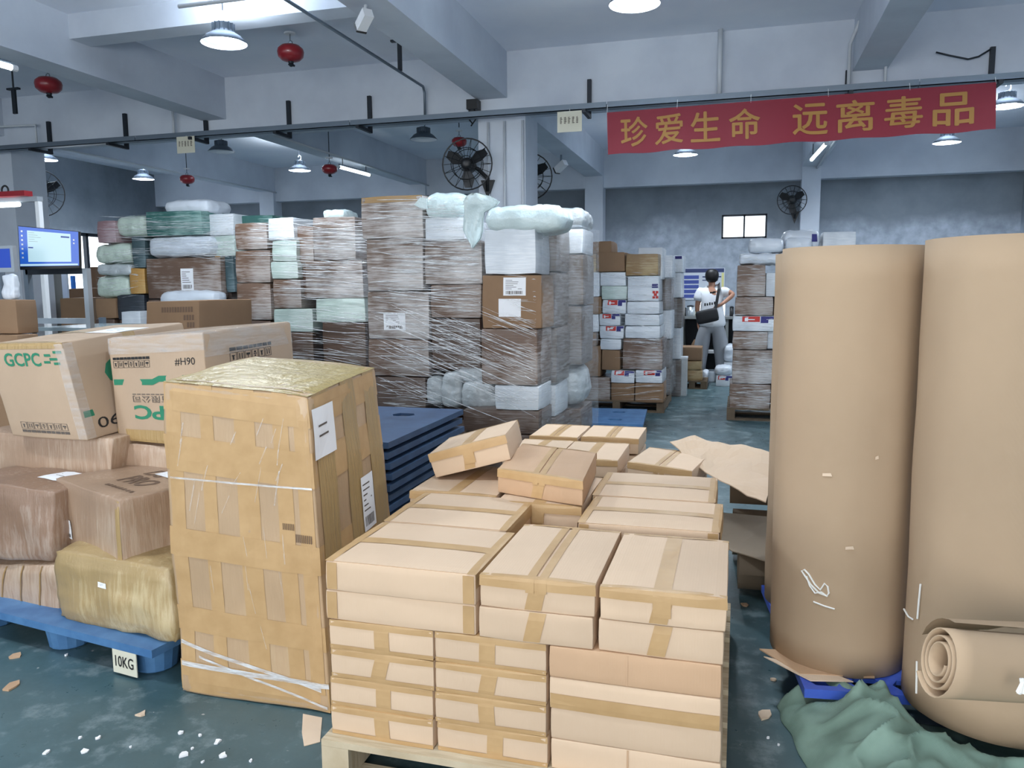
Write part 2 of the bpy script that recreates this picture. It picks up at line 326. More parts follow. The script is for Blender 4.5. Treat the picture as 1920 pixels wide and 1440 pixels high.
# ------------------------------------------------------------------ parcels: rounded, slightly uneven boxes on eight free corners
class Parcel:
    FACES = {'front': (lambda s, t: (s, 0.0, t)), 'back': (lambda s, t: (1 - s, 1.0, t)), 'left': (lambda s, t: (0.0, 1 - s, t)),
             'right': (lambda s, t: (1.0, s, t)), 'top': (lambda s, t: (s, t, 1.0)), 'bottom': (lambda s, t: (s, 1 - t, 0.0))}
    def __init__(s, P, r=0.012, bulge=0.0, amp=0.0, nsc=6.0, seed=0.0):
        s.P = [[[Vector(P[i][j][k]) for k in (0, 1)] for j in (0, 1)] for i in (0, 1)]; Q = s.P
        s.ax = Vector((0, 0, 0)); s.ay = Vector((0, 0, 0)); s.az = Vector((0, 0, 0))
        for a in (0, 1):
            for b in (0, 1):
                s.ax += Q[1][a][b] - Q[0][a][b]; s.ay += Q[a][1][b] - Q[a][0][b]; s.az += Q[a][b][1] - Q[a][b][0]
        s.dim = [s.ax.length / 4, s.ay.length / 4, s.az.length / 4]
        s.ax.normalize(); s.ay.normalize(); s.az.normalize()
        s.r = min(r, min(s.dim) * 0.48); s.bulge = bulge; s.amp = amp; s.nsc = nsc; s.seed = seed
        s.root = None
    def tri(s, u, v, w):
        Q = s.P; o = Vector((0, 0, 0))
        for i, a in ((0, 1 - u), (1, u)):
            for j, b in ((0, 1 - v), (1, v)):
                for k, c in ((0, 1 - w), (1, w)): o += Q[i][j][k] * (a * b * c)
        return o
    def surf(s, u, v, w, off=0.0):
        p = [u * s.dim[0], v * s.dim[1], w * s.dim[2]]
        q = [min(max(p[i], s.r), s.dim[i] - s.r) for i in range(3)]
        d = Vector([p[i] - q[i] for i in range(3)])
        if d.length > 1e-9: d.normalize()
        pp = [q[i] + s.r * d[i] for i in range(3)]
        o = s.tri(*(pp[i] / s.dim[i] for i in range(3)))
        nw = s.ax * d[0] + s.ay * d[1] + s.az * d[2]
        h = off
        if s.bulge:
            bl = 1.0
            for i, t in enumerate((u, v, w)):
                bl *= (1 if t in (0.0, 1.0) else 4 * t * (1 - t)) if abs(d[i]) < 0.99 else 1
            h += s.bulge * bl
        if s.amp: h += s.amp * fbm(o, s.nsc, s.seed)
        return o + nw * h
    def body(s, name, mat, n=4, parent=None):
        axes = []
        for i in range(3):
            e = s.r / s.dim[i]
            ts = [0.0, e * 0.4, e] + [e + (1 - 2 * e) * k / n for k in range(1, n)] + [1 - e, 1 - e * 0.4, 1.0]
            axes.append(ts)
        idx = {}; verts = []; faces = []
        mx = [len(a) - 1 for a in axes]
        def vid(i, j, k):
            if (i, j, k) not in idx:
                idx[(i, j, k)] = len(verts); verts.append(s.surf(axes[0][i], axes[1][j], axes[2][k]))
            return idx[(i, j, k)]
        for a in range(mx[0]):
            for b in range(mx[1]):
                faces.append((vid(a, b, mx[2]), vid(a + 1, b, mx[2]), vid(a + 1, b + 1, mx[2]), vid(a, b + 1, mx[2])))
                faces.append((vid(a, b, 0), vid(a, b + 1, 0), vid(a + 1, b + 1, 0), vid(a + 1, b, 0)))
            for c in range(mx[2]):
                faces.append((vid(a, 0, c), vid(a + 1, 0, c), vid(a + 1, 0, c + 1), vid(a, 0, c + 1)))
                faces.append((vid(a, mx[1], c), vid(a, mx[1], c + 1), vid(a + 1, mx[1], c + 1), vid(a + 1, mx[1], c)))
        for b in range(mx[1]):
            for c in range(mx[2]):
                faces.append((vid(0, b, c), vid(0, b, c + 1), vid(0, b + 1, c + 1), vid(0, b + 1, c)))
                faces.append((vid(mx[0], b, c), vid(mx[0], b + 1, c), vid(mx[0], b + 1, c + 1), vid(mx[0], b, c + 1)))
        s.root = link(name, verts, faces, mat, parent, True)
        return s.root
    def patch(s, face, s0, s1, t0, t1, mat, name, off=0.0012, ns=4, nt=4, skirt=0.0):
        F = s.FACES[face]; v = []; f = []
        for b in range(nt + 1):
            for a in range(ns + 1):
                v.append(s.surf(*F(s0 + (s1 - s0) * a / ns, t0 + (t1 - t0) * b / nt), off))
        W = ns + 1
        for b in range(nt):
            for a in range(ns): f.append((b * W + a, b * W + a + 1, (b + 1) * W + a + 1, (b + 1) * W + a))
        if skirt:
            ring_ = [(a, 0) for a in range(ns)] + [(ns, b) for b in range(nt)] + [(ns - a, nt) for a in range(ns)] + [(0, nt - b) for b in range(nt)]
            i0 = len(v)
            for a, b in ring_: v.append(s.surf(*F(s0 + (s1 - s0) * a / ns, t0 + (t1 - t0) * b / nt), off - skirt))
            m = len(ring_)
            for k in range(m):
                a, b = ring_[k]; a2, b2 = ring_[(k + 1) % m]
                f.append((b * W + a, i0 + k, i0 + (k + 1) % m, b2 * W + a2))
        return link(name, v, f, mat, s.root)
    def strip(s, path, axis, half, mat, name='tape', off=0.0016, m=6, nw=2):
        """ribbon over the surface: path of (u,v,w), width along one box axis; half is a fraction of that axis"""
        pts = []
        for (a, b) in zip(path[:-1], path[1:]):
            for k in range(m): pts.append([a[i] + (b[i] - a[i]) * k / m for i in range(3)])
        pts.append(list(path[-1]))
        v = []; f = []
        for p in pts:
            for j in range(nw + 1):
                q = list(p); q[axis] = min(max(p[axis] + half * (2 * j / nw - 1), 0.0), 1.0); v.append(s.surf(*q, off))
        W = nw + 1
        for k in range(len(pts) - 1):
            for j in range(nw): f.append((k * W + j, k * W + j + 1, (k + 1) * W + j + 1, (k + 1) * W + j))
        return link(name, v, f, mat, s.root)
    def text(s, face, s0, s1, t0, t1, body, mat, name='printed_lettering', rot=False, off=0.0016, bold=0.0, parent=None, mirror=False):
        vs, fs, asp = text_mesh(body, bold); F = s.FACES[face]; v = []
        for x, y in vs:
            if rot: x, y = 1 - x, 1 - y
            if mirror: x = 1 - x
            v.append(s.surf(*F(s0 + (s1 - s0) * x, t0 + (t1 - t0) * y), off))
        return link(name, v, fs, mat, parent or s.root)
    def rects(s, face, lst, mat, name, off=0.0016):
        F = s.FACES[face]; v = []; f = []
        for s0, s1, t0, t1 in lst:
            i = len(v); v += [s.surf(*F(a, b), off) for a, b in ((s0, t0), (s1, t0), (s1, t1), (s0, t1))]; f.append((i, i + 1, i + 2, i + 3))
        return link(name, v, f, mat, s.root)
    def icons(s, face, s0, s1, t0, t1, n, mat, name='handling_marks', flip=False):
        """row of square handling marks (outlined cells with a small sign each) and a caption bar"""
        R = []; cw = (s1 - s0) / n; ch = (t1 - t0); rr = random.Random(n)
        cap = (t0 + ch * 0.76, t1) if not flip else (t0, t0 + ch * 0.24)
        row = (t0, t0 + ch * 0.66) if not flip else (t0 + ch * 0.34, t1)
        for k in range(n):
            a = s0 + cw * k; b = a + cw * 0.9; th = cw * 0.06; tv = (row[1] - row[0]) * 0.05
            R += [(a, b, row[0], row[0] + tv), (a, b, row[1] - tv, row[1]), (a, a + th, row[0], row[1]), (b - th, b, row[0], row[1])]
            mx = (a + b) / 2; my = (row[0] + row[1]) / 2; hh = (row[1] - row[0])
            q = k % 4
            if q == 0: R += [(mx - cw * .1, mx + cw * .1, my - hh * .3, my + hh * .1), (mx - cw * .2, mx + cw * .2, my + hh * .1, my + hh * .2)]
            elif q == 1: R += [(mx - cw * .22, mx - cw * .1, my - hh * .3, my + hh * .3), (mx + cw * .1, mx + cw * .22, my - hh * .3, my + hh * .3)]
            elif q == 2: R += [(mx - cw * .25, mx + cw * .25, my, my + hh * .22), (mx - cw * .04, mx + cw * .04, my - hh * .3, my)]
            else: R += [(mx - cw * .24, mx + cw * .24, my - hh * .05, my + hh * .05), (mx - cw * .14, mx + cw * .14, my + hh * .12, my + hh * .3), (mx - cw * .1, mx + cw * .1, my - hh * .3, my - hh * .14)]
        x = s0
        while x < s1 - cw * 0.2:
            d = cw * rr.uniform(0.5, 0.9); R.append((x, min(x + d, s1), cap[0], cap[1])); x += d + cw * 0.08
        return s.rects(face, R, mat, name)
    def label(s, face, s0, s1, t0, t1, bars=True, mat='paper_white', name='paper_label', side='bottom', off=0.0022):
        lb = s.patch(face, s0, s1, t0, t1, mat, name, off)
        F = s.FACES[face]; v = []; f = []
        def R(a, b, c, d):
            i = len(v); v.extend(s.surf(*F(s0 + (s1 - s0) * x, t0 + (t1 - t0) * y), off + 0.0006) for x, y in ((a, c), (b, c), (b, d), (a, d))); f.append((i, i + 1, i + 2, i + 3))
        rr = random.Random(int(s0 * 1000))
        if bars:
            x = 0.12
            while x < 0.86:
                d = rr.choice((0.02, 0.035, 0.05)); R(x, x + d, 0.08, 0.26); x += d + rr.choice((0.02, 0.03))
            for k in range(6): R(0.1, 0.1 + rr.uniform(0.3, 0.75), 0.36 + k * 0.095, 0.36 + k * 0.095 + 0.025)
        else:
            for k in range(2): R(0.2, 0.2 + rr.uniform(0.25, 0.5), 0.42 + k * 0.2, 0.46 + k * 0.2)
        ob = link('label_print', v, f, 'ink_grey', lb)
        return lb

def corners(o, ex, ey, ez):
    o, ex, ey, ez = Vector(o), Vector(ex), Vector(ey), Vector(ez)
    return [[[o + ex * i + ey * j + ez * k for k in (0, 1)] for j in (0, 1)] for i in (0, 1)]
def boxc(cx, cy, z0, wx, dy, h, yaw=0.0):
    R = Matrix.Rotation(yaw, 3, 'Z'); ex = R @ Vector((wx, 0, 0)); ey = R @ Vector((0, dy, 0))
    return corners(Vector((cx, cy, z0)) - ex / 2 - ey / 2, ex, ey, (0, 0, h))
def quad_corners(TL, TR, BR, BL, back):
    """front face corners as world points, back as one offset"""
    b = Vector(back)
    return [[[BL, TL], [BL + b, TL + b]], [[BR, TR], [BR + b, TR + b]]]

# ================================================================== THE ROOM
YC, YB, XL, XR, ZC = 8.3, 14.75, -12.1, 4.35, 3.97
def struct(name, mb, mat, **k): return tag(mb.build(name, mat, **k), kind='structure')
struct('floor', MB().box(XL - .2, XR + .2, -5, YB + .2, -0.1, 0), 'floor_epoxy', base=(0, 0, 0))
struct('ceiling', MB().box(XL - .2, XR + .2, -5, YB + .2, ZC, ZC + 0.15), 'ceiling_paint', base=(0, 0, ZC))
bw = MB()   # back wall with an opening for the small window
wx0, wx1, wz0, wz1 = -0.33, 0.44, 2.35, 2.77
for a in ((XL - .2, wx0, 0, ZC), (wx1, XR + .2, 0, ZC), (wx0, wx1, 0, wz0), (wx0, wx1, wz1, ZC)): bw.box(a[0], a[1], YB, YB + 0.2, a[2], a[3])
struct('wall_back', bw, 'wall_old', base=(0, YB, 0))
lw = MB(); ly0, ly1, lz0, lz1 = 11.3, 13.3, 1.12, 2.62
for a in ((-5, ly0, 0, ZC), (ly1, YB, 0, ZC), (ly0, ly1, 0, lz0), (ly0, ly1, lz1, ZC)): lw.box(XL - 0.2, XL, a[0], a[1], a[2], a[3])
struct('wall_left', lw, 'wall_old', base=(XL, 5, 0))
struct('wall_right', MB().box(XR, XR + 0.2, -5, YB, 0, ZC), 'wall_old')
# main beams (depth) with pilasters, cross beams (width)
BE = [(-9.5, -9.17), (-6.17, -5.85), (-2.74, -2.41), (0.97, 1.27)]
nt_ = 0
for a, b in BE:
    nt_ += 1; struct('trim_%d' % nt_, MB().box(a, b, -5, YB, 3.5, ZC), 'beam_paint')
    nt_ += 1; struct('trim_%d' % nt_, MB().box(a, b, YB - 0.3, YB, 0, 3.5), 'beam_paint')
nt_ += 1; struct('trim_%d' % nt_, MB().box(XL, XR, YC, YC + 0.28, 3.34, ZC), 'beam_paint')
nt_ += 1; struct('trim_%d' % nt_, MB().box(XL, XR, YB - 0.22, YB, 3.3, ZC), 'beam_paint')
p = atx(130, 73, -5.85)
nt_ += 1; struct('trim_%d' % nt_, MB().box(-5.85, -2.74, p.y, p.y + 0.24, p.z, ZC), 'beam_paint')
nt_ += 1; struct('trim_%d' % nt_, MB().box(-2.74, -2.215, YC + 0.01, YC + 0.53, 0, 3.5), 'beam_paint')     # free column
nt_ += 1; struct('trim_%d' % nt_, MB().box(-9.6, -9.1, YC + 0.01, YC + 0.53, 0, 3.5), 'beam_paint')
nt_ += 1; struct('trim_%d' % nt_, MB().box(-11.95, -11.45, 9.4, 9.9, 0, ZC), 'beam_paint')
# windows
wn = empty('window_1', (wx0, YB, wz0)); tag(wn, kind='structure')
fr = MB(); t = 0.03
fr.box(wx0, wx1, YB + .02, YB + .08, wz0, wz0 + t); fr.box(wx0, wx1, YB + .02, YB + .08, wz1 - t, wz1)
for x in (wx0, (wx0 + wx1) / 2 - t / 2, wx1 - t): fr.box(x, x + t, YB + .02, YB + .08, wz0, wz1)
fr.build('window_frame', 'steel_dark', wn)
for k in range(2):
    for j in range(3):
        xa = wx0 + t + k * (wx1 - wx0 - t) / 2; za = wz0 + t + j * (wz1 - wz0 - t * 2) / 3
        MB().box(xa, xa + (wx1 - wx0) / 2 - t * 1.5, YB + .05, YB + .055, za, za + (wz1 - wz0 - 2 * t) / 3 - 0.008).build('pane', 'window_glow', wn)
wn = empty('window_2', (XL, ly0, lz0)); tag(wn, kind='structure')
fr = MB(); t = 0.06
for y in (ly0, ly0 + .63, ly0 + 1.3, ly1 - t): fr.box(XL - .12, XL - .04, y, y + t, lz0, lz1)
for z in (lz0, lz0 + .75, lz1 - t): fr.box(XL - .12, XL - .04, ly0, ly1, z, z + t)
fr.build('window_frame', 'steel_dark', wn)
for k in range(3):
    for j in range(2):
        MB().box(XL - .1, XL - .095, ly0 + .06 + k * .65, ly0 + .62 + k * .65, lz0 + .06 + j * .75, lz0 + .74 + j * .75).build('pane', 'window_glow', wn)

# ================================================================== OVERHEAD FITTINGS
TY = 8.06; tz = 3.262
ct = empty('cable_tray', (XL + 2.4, TY, tz)); tag(ct, 'long grey metal cable tray running across the hall under the cross beam', 'cable tray')
for k in range(5):
    a = XL + 2.4 + k * 2.8; b = min(a + 2.79, XR)
    MB().box(a, b, TY - .05, TY + .05, tz, tz + .008).box(a, b, TY - .05, TY - .044, tz, tz + .06).box(a, b, TY + .044, TY + .05, tz, tz + .06).build('tray_section', 'steel_grey', ct)
for px, ty in ((90, 228), (233, 213), (385, 226), (540, 189), (692, 180), (1105, 149), (1590, 132), (1862, 88)):
    q = at(px, ty, YC - .03); x = q.x
    MB().box(x - .02, x + .02, YC - .045, YC - .005, tz - .03, q.z).box(x - .018, x + .018, TY - .1, YC - .005, tz - .035, tz - .002).build('bracket', 'steel_dark', ct)

def lamp_proto(lit):
    r = empty('high_bay_lamp')
    MB().lathe([(.178, .0), (.18, .006), (.135, .055), (.085, .085), (.082, .10)], 28, cap=False).build('shade', 'lamp_metal', r, True)
    MB().lathe([(.176, .001), (.13, .05), (.1, .06)], 28, cap=False).build('reflector', 'lamp_white', r, True)
    MB().lathe([(.02, .062), (.112, .06), (.118, .045), (.10, .032), (.02, .026)], 28).build('lens', 'lamp_glow' if lit else 'lamp_off', r, True)
    hs = MB().lathe([(.075, .09), (.075, .15), (.04, .165)], 18)
    for k in range(14):
        a = 2 * PI * k / 14; hs.box(.06, .09, -.003, .003, .085, .15, Matrix.Rotation(a, 4, 'Z'))
    hs.build('heat_sink', 'steel_grey', r)
    MB().tube([(0, 0, .16), (.03, 0, .19), (.03, 0, .23), (0, 0, .25), (-.02, 0, .22)], .006, 6).build('hook', 'steel_grey', r)
    MB().tube([(0, 0, .24), (0, 0, .51)], .005, 6).build('hanging_wire', 'steel_dark', r)
    if lit:
        d = bpy.data.lights.new('lamp_light', 'AREA'); d.shape = 'DISK'; d.size = 0.3; d.energy = LAMP_W; d.color = (0.86, 0.93, 1.0); d.spread = math.radians(170)
        o = bpy.data.objects.new('lamp_light', d); sc.collection.objects.link(o); o.parent = r; o.location = (0, 0, 0.02)
        d = bpy.data.lights.new('added_uplight', 'AREA'); d.shape = 'DISK'; d.size = 0.3; d.energy = LAMP_W * .42; d.color = (0.80, 0.90, 1.0)   # uplight added above the shade to brighten the ceiling
        o = bpy.data.objects.new('added_uplight', d); sc.collection.objects.link(o); o.parent = r; o.location = (0, 0, .17); o.rotation_euler = (PI, 0, 0)
    return r
LAMP_W = 42
lamps = [((-3.99, 5.68), 1, 'bright hanging high bay lamp nearest on the left, above the stacks'), ((-.75, 5.77), 1, 'bright hanging high bay lamp at the top edge, right of the security camera'),
         ((-10.0, 9.7), 1, 'hanging high bay lamp far left, above the small desk fan and monitor'), ((-10.1, 11.86), 1, 'small lit hanging lamp right of the far left lamp, far back'),
         ((-7.1, 9.92), 0, 'dim unlit hanging lamp beside the left paper notice'), ((-7.0, 11.84), 1, 'lit hanging lamp left of the ceiling tube light'),
         ((-4.04, 9.96), 0, 'unlit hanging lamp just left of the column fan'), ((-.82, 12.3), 1, 'lit hanging lamp just under the left part of the red banner'),
         ((2.7, 12.43), 1, 'lit hanging lamp just under the right end of the red banner'), ((2.78, 10.16), 1, 'lit hanging lamp beyond the right end of the red banner'),
         ((-.75, 1.6), 1, 'hanging high bay lamp above the small cartons pallet'), ((-4.0, 1.6), 1, 'hanging high bay lamp above the left blue pallet'),
         ((2.7, 5.8), 1, 'hanging high bay lamp above the cardboard rolls')]
protos = {0: lamp_proto(0), 1: lamp_proto(1)}; used = set()
for (x, y), lit, lb in lamps:
    o = protos[lit] if lit not in used else copy_tree(protos[lit]); used.add(lit)
    o.location = (x, y, 3.45); tag(o, lb, 'lamp', 'hanging high bay lamps')
    if (x, y) == (-.75, 1.6):      # dimmed to hold down the brightness of the carton tops below
        for ch in o.children:
            if ch.type == 'LIGHT': ch.data = ch.data.copy(); ch.data.energy *= .55

def tube_light(a, b, lb, r=.024):
    a, b = Vector(a), Vector(b); d = (b - a).normalized()
    o = empty('tube_light', tuple(a)); tag(o, lb, 'tube light', 'tube lights')
    MB().tube([a, b], r, 12).build('glowing_tube', 'tube_glow', o, True)
    for q, s_ in ((a, -1), (b, 1)): MB().tube([q + d * s_ * .002, q + d * s_ * .05], r * 1.1, 10).build('end_cap', 'plastic_white', o)
    up = Vector((0, 0, r * 1.3)); MB().tube([a + up, b + up], r * .7, 6).build('batten', 'steel_grey', o)
    for q in (a + d * .1, b - d * .1): MB().tube([q + up, Vector((q.x, q.y, 3.5 if q.z > 3 else q.z + .1))], .006, 5).build('hanger', 'steel_dark', o)
tube_light(atz(636, 313, 3.36), atz(692, 328, 3.36), 'glowing tube light on the beam left of the column fan')
tube_light(atz(1522, 299, 3.3), atz(1549, 269, 3.3), 'glowing tube light slanting under the red banner')
tube_light(atz(-30, 112, 3.3), atz(20, 126, 3.3), 'glowing tube light at the left picture edge near the ceiling')

def extinguisher_proto():
    r = empty('hanging_fire_extinguisher')
    MB().lathe([(.03, .085), (.085, .082), (.118, .05), (.125, .02), (.118, -.03), (.085, -.065), (.04, -.08)], 24).build('tank', 'red_paint', r, True)
    MB().lathe([(.028, -.08), (.022, -.1), (.03, -.11), (.012, -.13)], 12).tube([(0, 0, -.11), (.035, 0, -.125)], .012, 6).build('nozzle', 'steel_dark', r)
    MB().ring((0, 0, .11), .022, .005, Matrix.Rotation(PI / 2, 3, 'X')).tube([(0, 0, .13), (0, 0, .2)], .006, 6).build('hook', 'steel_grey', r)
    MB().lathe([(.055, .2), (.055, .215)], 14).build('ceiling_plate', 'plastic_white', r)
    return r
E0 = extinguisher_proto(); first = True
for px, py, z, sx, lb in ((545, 101, 3.74, 1, 'red fire extinguisher ball hung from ceiling right of the nearest lamp'), (91, 161, 3.74, 1.1, 'red fire extinguisher ball hung from ceiling at the upper left'),
                          (351, 337, 3.25, .9, 'small red fire extinguisher hung far back, above the wrapped stack'), (618, 318, 3.25, .9, 'small red fire extinguisher hung beside the tube light'),
                          (861, 267, 3.3, .75, 'small red fire extinguisher hung just above the column fan')):
    o = E0 if first else copy_tree(E0); first = False
    o.location = atz(px, py, z); o.scale = (sx, sx, sx * .9); tag(o, lb, 'fire extinguisher', 'hanging fire extinguishers')
    if z < 3.5:
        q = atz(px, py, z); tag(MB().tube([(q.x, q.y, z + .18), (q.x, q.y, ZC)], .006, 5).build('hanging_rod', 'steel_dark'), 'thin dark rod holding the ' + lb.replace('small ', '').split(' hung')[0] + ' ' + lb.split('hung ')[1], 'rod')

def fan(loc, R, yaw, lb, plate=None, pitch=0.0):
    o = empty('wall_fan', loc); tag(o, lb, 'fan', 'black industrial fans')
    RM = (Matrix.Rotation(yaw, 4, 'Z') @ Matrix.Rotation(pitch, 4, 'X') @ Matrix.Rotation(PI / 2, 4, 'X')); T = Matrix.Translation(Vector(loc)) @ RM
    R3 = RM.to_3x3(); c = Vector(loc)
    gd = MB(); gd.ring(c, R, .008, R3); gd.ring(c + R3 @ Vector((0, 0, .05)), R * .62, .004, R3, 24, 4); gd.ring(c + R3 @ Vector((0, 0, .06)), R * .3, .004, R3, 20, 4)
    gd.ring(c + R3 @ Vector((0, 0, -.05)), R * .62, .004, R3, 24, 4)
    for k in range(18):
        a = 2 * PI * k / 18; ca, sa = math.cos(a), math.sin(a)
        gd.tube([T @ Vector((ca * R * .15, sa * R * .15, .065)), T @ Vector((ca * R * .6, sa * R * .6, .05)), T @ Vector((ca * R, sa * R, 0))], .0028, 4)
        if k % 2 == 0: gd.tube([T @ Vector((ca * R * .2, sa * R * .2, -.07)), T @ Vector((ca * R * .6, sa * R * .6, -.05)), T @ Vector((ca * R, sa * R, 0))], .0028, 4)
    gd.build('guard', 'plastic_black', o)
    MB().lathe([(.02, .075), (.055, .065), (.06, .02), (.075, -.03), (.075, -.14), (.04, -.16)], 16, T).build('motor', 'plastic_black', o, True)
    for k in range(3):
        b = MB(); A = T @ Matrix.Rotation(2 * PI * k / 3 + .5, 4, 'Z'); i = 0
        P = [(.05, -.03, .012), (.05, .03, -.012), (R * .55, .075, -.03), (R * .9, .05, -.02), (R * .92, -.02, .01), (R * .55, -.05, .02)]
        b.v = [A @ Vector(q) for q in P] + [A @ (Vector(q) + Vector((0, 0, -.006))) for q in P]
        b.f = [(0, 1, 2, 5), (5, 2, 3, 4), (11, 8, 7, 6), (10, 9, 8, 11)] + [(k_, 6 + k_, 6 + (k_ + 1) % 6, (k_ + 1) % 6) for k_ in range(6)]
        b.build('blade', 'plastic_black', o)
    if plate:
        pl = Vector(plate); st = T @ Vector((0, 0, -.13)); m1 = st + (pl - st) * .45 + Vector((0, 0, (st.z - pl.z) * .35))
        MB().tube([st, m1, pl + Vector((0, -.01, .12)), pl + Vector((0, -.01, -.02))], .024, 8).build('arm', 'plastic_black', o, True)
        b = MB(); b.v = [pl + Vector(q) for q in ((-.075, -.02, .1), (.075, -.02, .1), (.0, -.02, -.1), (-.075, .02, .1), (.075, .02, .1), (0, .02, -.1))]
        b.f = [(0, 2, 1), (3, 4, 5), (0, 1, 4, 3), (1, 2, 5, 4), (2, 0, 3, 5)]; b.build('wall_plate', 'plastic_black', o)
    return o
fan(tuple(at(876, 308, 8.02)), .262, math.radians(8), 'black caged fan on a curved arm on the front of the column', at(915, 356, 8.29))
fan(tuple(at(992, 331, 9.0)), .262, math.radians(14), 'black caged fan half hidden behind the column', at(975, 370, 8.86))
fan(tuple(at(1485, 375, 14.3)), .235, math.radians(4), 'black caged fan on the back wall above the bagged stack', at(1490, 408, 14.42))
fan(tuple(at(74, 362, 9.3)), .33, math.radians(60), 'black caged fan seen from the side above the monitor', None, 0.1)
q = at(74, 362, 9.3); tag(MB().tube([(q.x - .35, q.y - .1, q.z - .25), (q.x - .1, q.y, q.z - .05)], .02, 6).tube([(q.x - .35, q.y - .1, q.z - .25), (q.x - .35, q.y - .1, 0)], .022, 8).build('fan_pole', 'steel_dark'), 'dark pole carrying the side-on fan above the monitor', 'pole')

# banner with its slogan
bn = [at(1138, 211, 7.97), at(1868, 154, 7.97), at(1866, 243, 7.97), at(1140, 290, 7.97)]
def bpt(s_, t_, off=0.0):
    p_ = bn[3] * (1 - s_) * (1 - t_) + bn[2] * s_ * (1 - t_) + bn[0] * (1 - s_) * t_ + bn[1] * s_ * t_
    return p_ + Vector((0, .012 * math.sin(s_ * 23) * (1.1 - t_) - off, .006 * math.sin(s_ * 40) * (1 - t_)))
NS = 60; v = []; f = []
for k in range(NS + 1):
    for j in range(5): v.append(bpt(k / NS, j / 4))
for k in range(NS):
    for j in range(4): f.append((k * 5 + j, (k + 1) * 5 + j, (k + 1) * 5 + j + 1, k * 5 + j + 1))
n0 = len(v); v += [q + Vector((0, .003, 0)) for q in v]; f += [tuple(n0 + i for i in q[::-1]) for q in f]
ban = tag(link('banner', v, f, 'banner_red', smooth=True), 'long red cloth banner with large gold Chinese slogan hung from the cable tray', 'banner')
def blet(ch, px0, px1, t0, t1):
    s0 = (px0 - 1139) / 728; s1 = (px1 - 1139) / 728; vs, fs, a_ = text_mesh(ch, 0.0); v_ = []; f_ = []
    for k, (dx, dy) in enumerate(((0, 0), (-.016, 0), (.016, 0), (0, .014), (0, -.014))):      # painted with a broad brush: strokes thickened
        n_ = len(v_); v_ += [bpt(s0 + (s1 - s0) * (x + dx), t0 + (t1 - t0) * (y + dy), .006 + .0001 * k) for x, y in vs]; f_ += [tuple(n_ + i for i in q_) for q_ in fs]
    link('slogan_character', v_, f_, 'letter_gold', ban)
for ch, a, b in (('珍', 1168, 1223), ('爱', 1239, 1295), ('生', 1312, 1369), ('命', 1388, 1447), ('远', 1510, 1574), ('离', 1591, 1658), ('毒', 1677, 1743), ('品', 1762, 1830)): blet(ch, a, b, .16, .84)
for k in range(6):
    q = bpt(k / 5, 1); MB().tube([q + Vector((0, 0, -.01)), Vector((q.x, TY - .05, tz + .03))], .003, 5).build('tie', 'plastic_white', ban)
# notices
for (a, b, c, d), body, lb in (((1045, 210, 1091, 246), '重量区域', 'cream paper notice hung from the tray left of the red banner'), ((331, 257, 366, 286), '大货区域', 'cream paper notice hung from the tray on the left')):
    A = at(a, b, 7.99); B = at(c, d, 7.99)
    nt = tag(MB().box(A.x, B.x, 7.988, 7.992, B.z, A.z).build('paper_notice', 'notice_cream'), lb, 'notice', 'paper notices on the tray')
    wr = MB(); r3 = random.Random(len(lb))
    for k in range(5):
        for m in range(5):
            xx = A.x + (B.x - A.x) * (.1 + .165 * k); hh = A.z - B.z; zz_ = B.z + hh * (.42 + .065 * m); wr.box(xx + .001, xx + (B.x - A.x) * r3.uniform(.05, .125), 7.9862, 7.9868, zz_, zz_ + hh * .03)
        wr.box(xx + (B.x - A.x) * .05, xx + (B.x - A.x) * .065, 7.9862, 7.9868, B.z + hh * .4, B.z + hh * .74)
    wr.build('notice_writing', 'ink_grey', nt)
    MB().tube([((A.x + B.x) / 2, 7.99, A.z), ((A.x + B.x) / 2, TY - .045, tz + .02)], .003, 5).build('string', 'plastic_white', nt)

# conduits and pipes
def pipe(pts, r, mat, lb, name='conduit_pipe', cat='pipe'):
    return tag(MB().tube(pts, r, 8).build(name, mat, smooth=True), lb, cat)
a = atz(775, 158, 3.62); pipe([(a.x, 3.2, 3.66), (a.x, 8.2, 3.66), (a.x, 8.24, 3.6), (a.x, 8.24, 3.33)], .014, 'steel_grey', 'grey conduit running along the ceiling and down to the cable tray')
for px, py in ((752, 100), (568, 0)):
    q = atz(px, py, ZC); q2 = Vector((a.x, 0, 0)); yy = 7.6 if px == 752 else 4.6
    tag(MB().box(a.x - .09, a.x + .09, yy - .02, yy + .02, ZC - .02, ZC).box(a.x - .02, a.x + .02, yy - .012, yy + .012, 3.67, ZC - .02).build('conduit_hanger', 'steel_dark'), 'dark T-shaped hanger holding the ceiling conduit, %s' % ('near the column' if yy > 7 else 'near the camera'), 'bracket')
b = atz(430, 45, 3.62); pipe([(-4.1, 5.3, 3.62), (-2.9, 5.3, 3.62)], .016, 'pipe_white', 'white conduit from the nearest lamp to the security camera')
q = at(1350, 100, 8.22); pipe([(q.x, 8.22, 3.3), (q.x, 8.22, ZC)], .024, 'pipe_white', 'white vertical pipe above the middle of the red banner')
q = at(1592, 130, 8.2); pipe([(q.x, 8.2, 3.31), (q.x, 8.2, 3.72), (q.x + .05, 8.0, 3.86)], .016, 'pipe_white', 'white pipe beside the right beam above the banner')
q = at(1660, 140, 8.22); pipe([(q.x, 8.22, 3.31), (q.x, 8.22, 3.6)], .014, 'pipe_white', 'short white pipe at the right beam corner')
q = at(325, 230, 8.22); pipe([(q.x, 8.22, 3.31), (q.x, 8.22, 3.62)], .016, 'pipe_white', 'short white pipe above the left paper notice')
